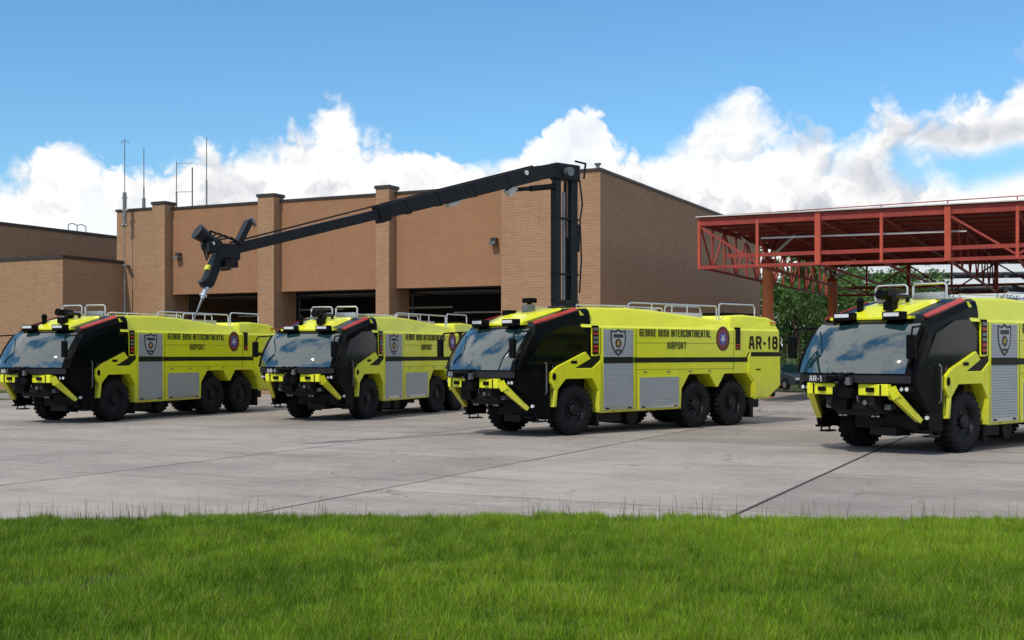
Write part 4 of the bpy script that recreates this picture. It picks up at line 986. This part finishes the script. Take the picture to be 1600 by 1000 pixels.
    for k in range(4):
        MB().tube([c + Vector((.35 + .1 * k, -.16 + .08 * k, .16)), c + Vector((.05 - .12 * k, -.20 + .1 * k, .30 + .05 * k)), c + Vector((-.30 - .08 * k, -.14 + .09 * k, .22)), c + Vector((-.40, -.1 + .06 * k, -.05 - .06 * k))], .022, 6).build('head_hose', M_rim, hd)
    MB().box(c.x - .12, c.x + .2, -.26, .26, c.z - .38, c.z - .2).build('head_bracket', M_rim, hd)
    MB().beam(c + Vector((.40, .1, .18)), c + Vector((.56, .1, .52)), .05, .3, (0, 1, 0)).build('rest_plate', M_rim, hd)
    MB().box(c.x - .46, c.x - .3, .05, .25, c.z + .2, c.z + .42).cyl(c + Vector((-.5, .12, .3)), c + Vector((-.62, .12, .3)), .07, 10).build('camera', M_rim, hd)
    MB().tube([c + Vector((.1, -.2, -.2)), c + Vector((.0, -.24, -.42)), c + Vector((-.2, -.2, -.45))], .03, 8).build('loop_hose', M_rim, hd)
    p0 = c + Vector((-.18, 0, -.15)); p1 = c + Vector((-.42, 0, -.72)); p2 = c + Vector((-.56, 0, -1.10)); p3 = c + Vector((-.78, 0, -1.62))
    ar = MB().beam(p0, p1, .22, .30, (0, 1, 0)).build('piercing_arm', M_boom, T, bevel=.02)
    MB().beam(p0.lerp(p1, .40) + Vector((-.05, 0, 0)), p0.lerp(p1, .58) + Vector((-.05, 0, 0)), .24, .16, (0, 1, 0)).build('yellow_band', M_yel, ar)
    MB().cyl(p1 + Vector((-.12, 0, .06)), p1 + Vector((-.02, 0, -.06)), .15, 14).ball(tuple(p1), .16).build('elbow', M_boom, ar)
    MB().cyl(p1, p2, .06, 10, .045).cyl(p1.lerp(p2, .3), p1.lerp(p2, .45), .09, 12).cyl(p1.lerp(p2, .75), p1.lerp(p2, .85), .085, 12).build('tip_sleeve', M_alu, ar)
    MB().cyl(p2, p3, .032, 10, .012).build('piercing_tip', M_steel, ar)

TXT = {'name': text_mesh('lettering', 'GEORGE BUSH INTERCONTINENTAL', 3.20, .22, M_green, .155),
       'port': text_mesh('lettering', 'AIRPORT', .86, .21, M_green, .155),
       'num': text_mesh('number', 'AR-18', 1.50, .42, M_stripe, .19),
       'small': text_mesh('number', 'AR-1', .38, .13, M_white, .18)}
proto = make_truck()
fleet = [proto] + [copy_tree(proto) for _ in range(3)]
spec = [((898, 680.3), 41.3, 'lime yellow airport fire truck numbered AR-18 with a raised black boom'),
        ((180, 658.5), 66.5, 'leftmost lime yellow airport fire truck, below the aerials'),
        ((576, 655.0), 66.5, 'lime yellow airport fire truck second from left, parked behind the boom truck'),
        ((1508, 707.5), 40.0, 'nearest lime yellow airport fire truck, cut off by the right edge')]
for T, (w, a, lab) in zip(fleet, spec):
    Yd = 1860 * 2.23 / (w[1] - 553); X = (w[0] - 800) / 1860 * Yd
    d = Vector((math.cos(R(a)), math.sin(R(a)), 0)); nrm = Vector((-d.y, d.x, 0))
    T.location = Vector((X, Yd, 0)) - d * .1 + nrm * 1.46
    T.rotation_euler = (0, 0, R(a)); tag(T, lab, 'fire truck', 'airport fire trucks on the apron')
    place('number', TXT['small'], T, (-2.44, .74, 1.675), (R(90), 0, R(-90 - 9)))
for s in (-1, 1): place('number', TXT['num'], proto, (8.48, s * 1.508, 2.585), (R(90), 0, 0 if s < 0 else math.pi))
add_boom(proto)
cp = MB().cyl((-.26, 0, 3.25), (-.26, 0, 3.62), .13, 14).box(-.42, -.12, -.10, .14, 3.38, 3.6).build('camera_post', M_steel, proto)
MB().box(-.40, -.10, -.16, .16, 3.66, 3.80).cyl((-.25, 0, 3.6), (-.25, 0, 3.68), .07, 10).build('camera_head', M_blk, cp, bevel=.03)
MB().box(-.75, -.45, .35, .6, 3.3, 3.46).build('roof_box', M_blk, proto)
for T in fleet[1:]: add_monitor(T, -.25, .15, True); add_frames(T)
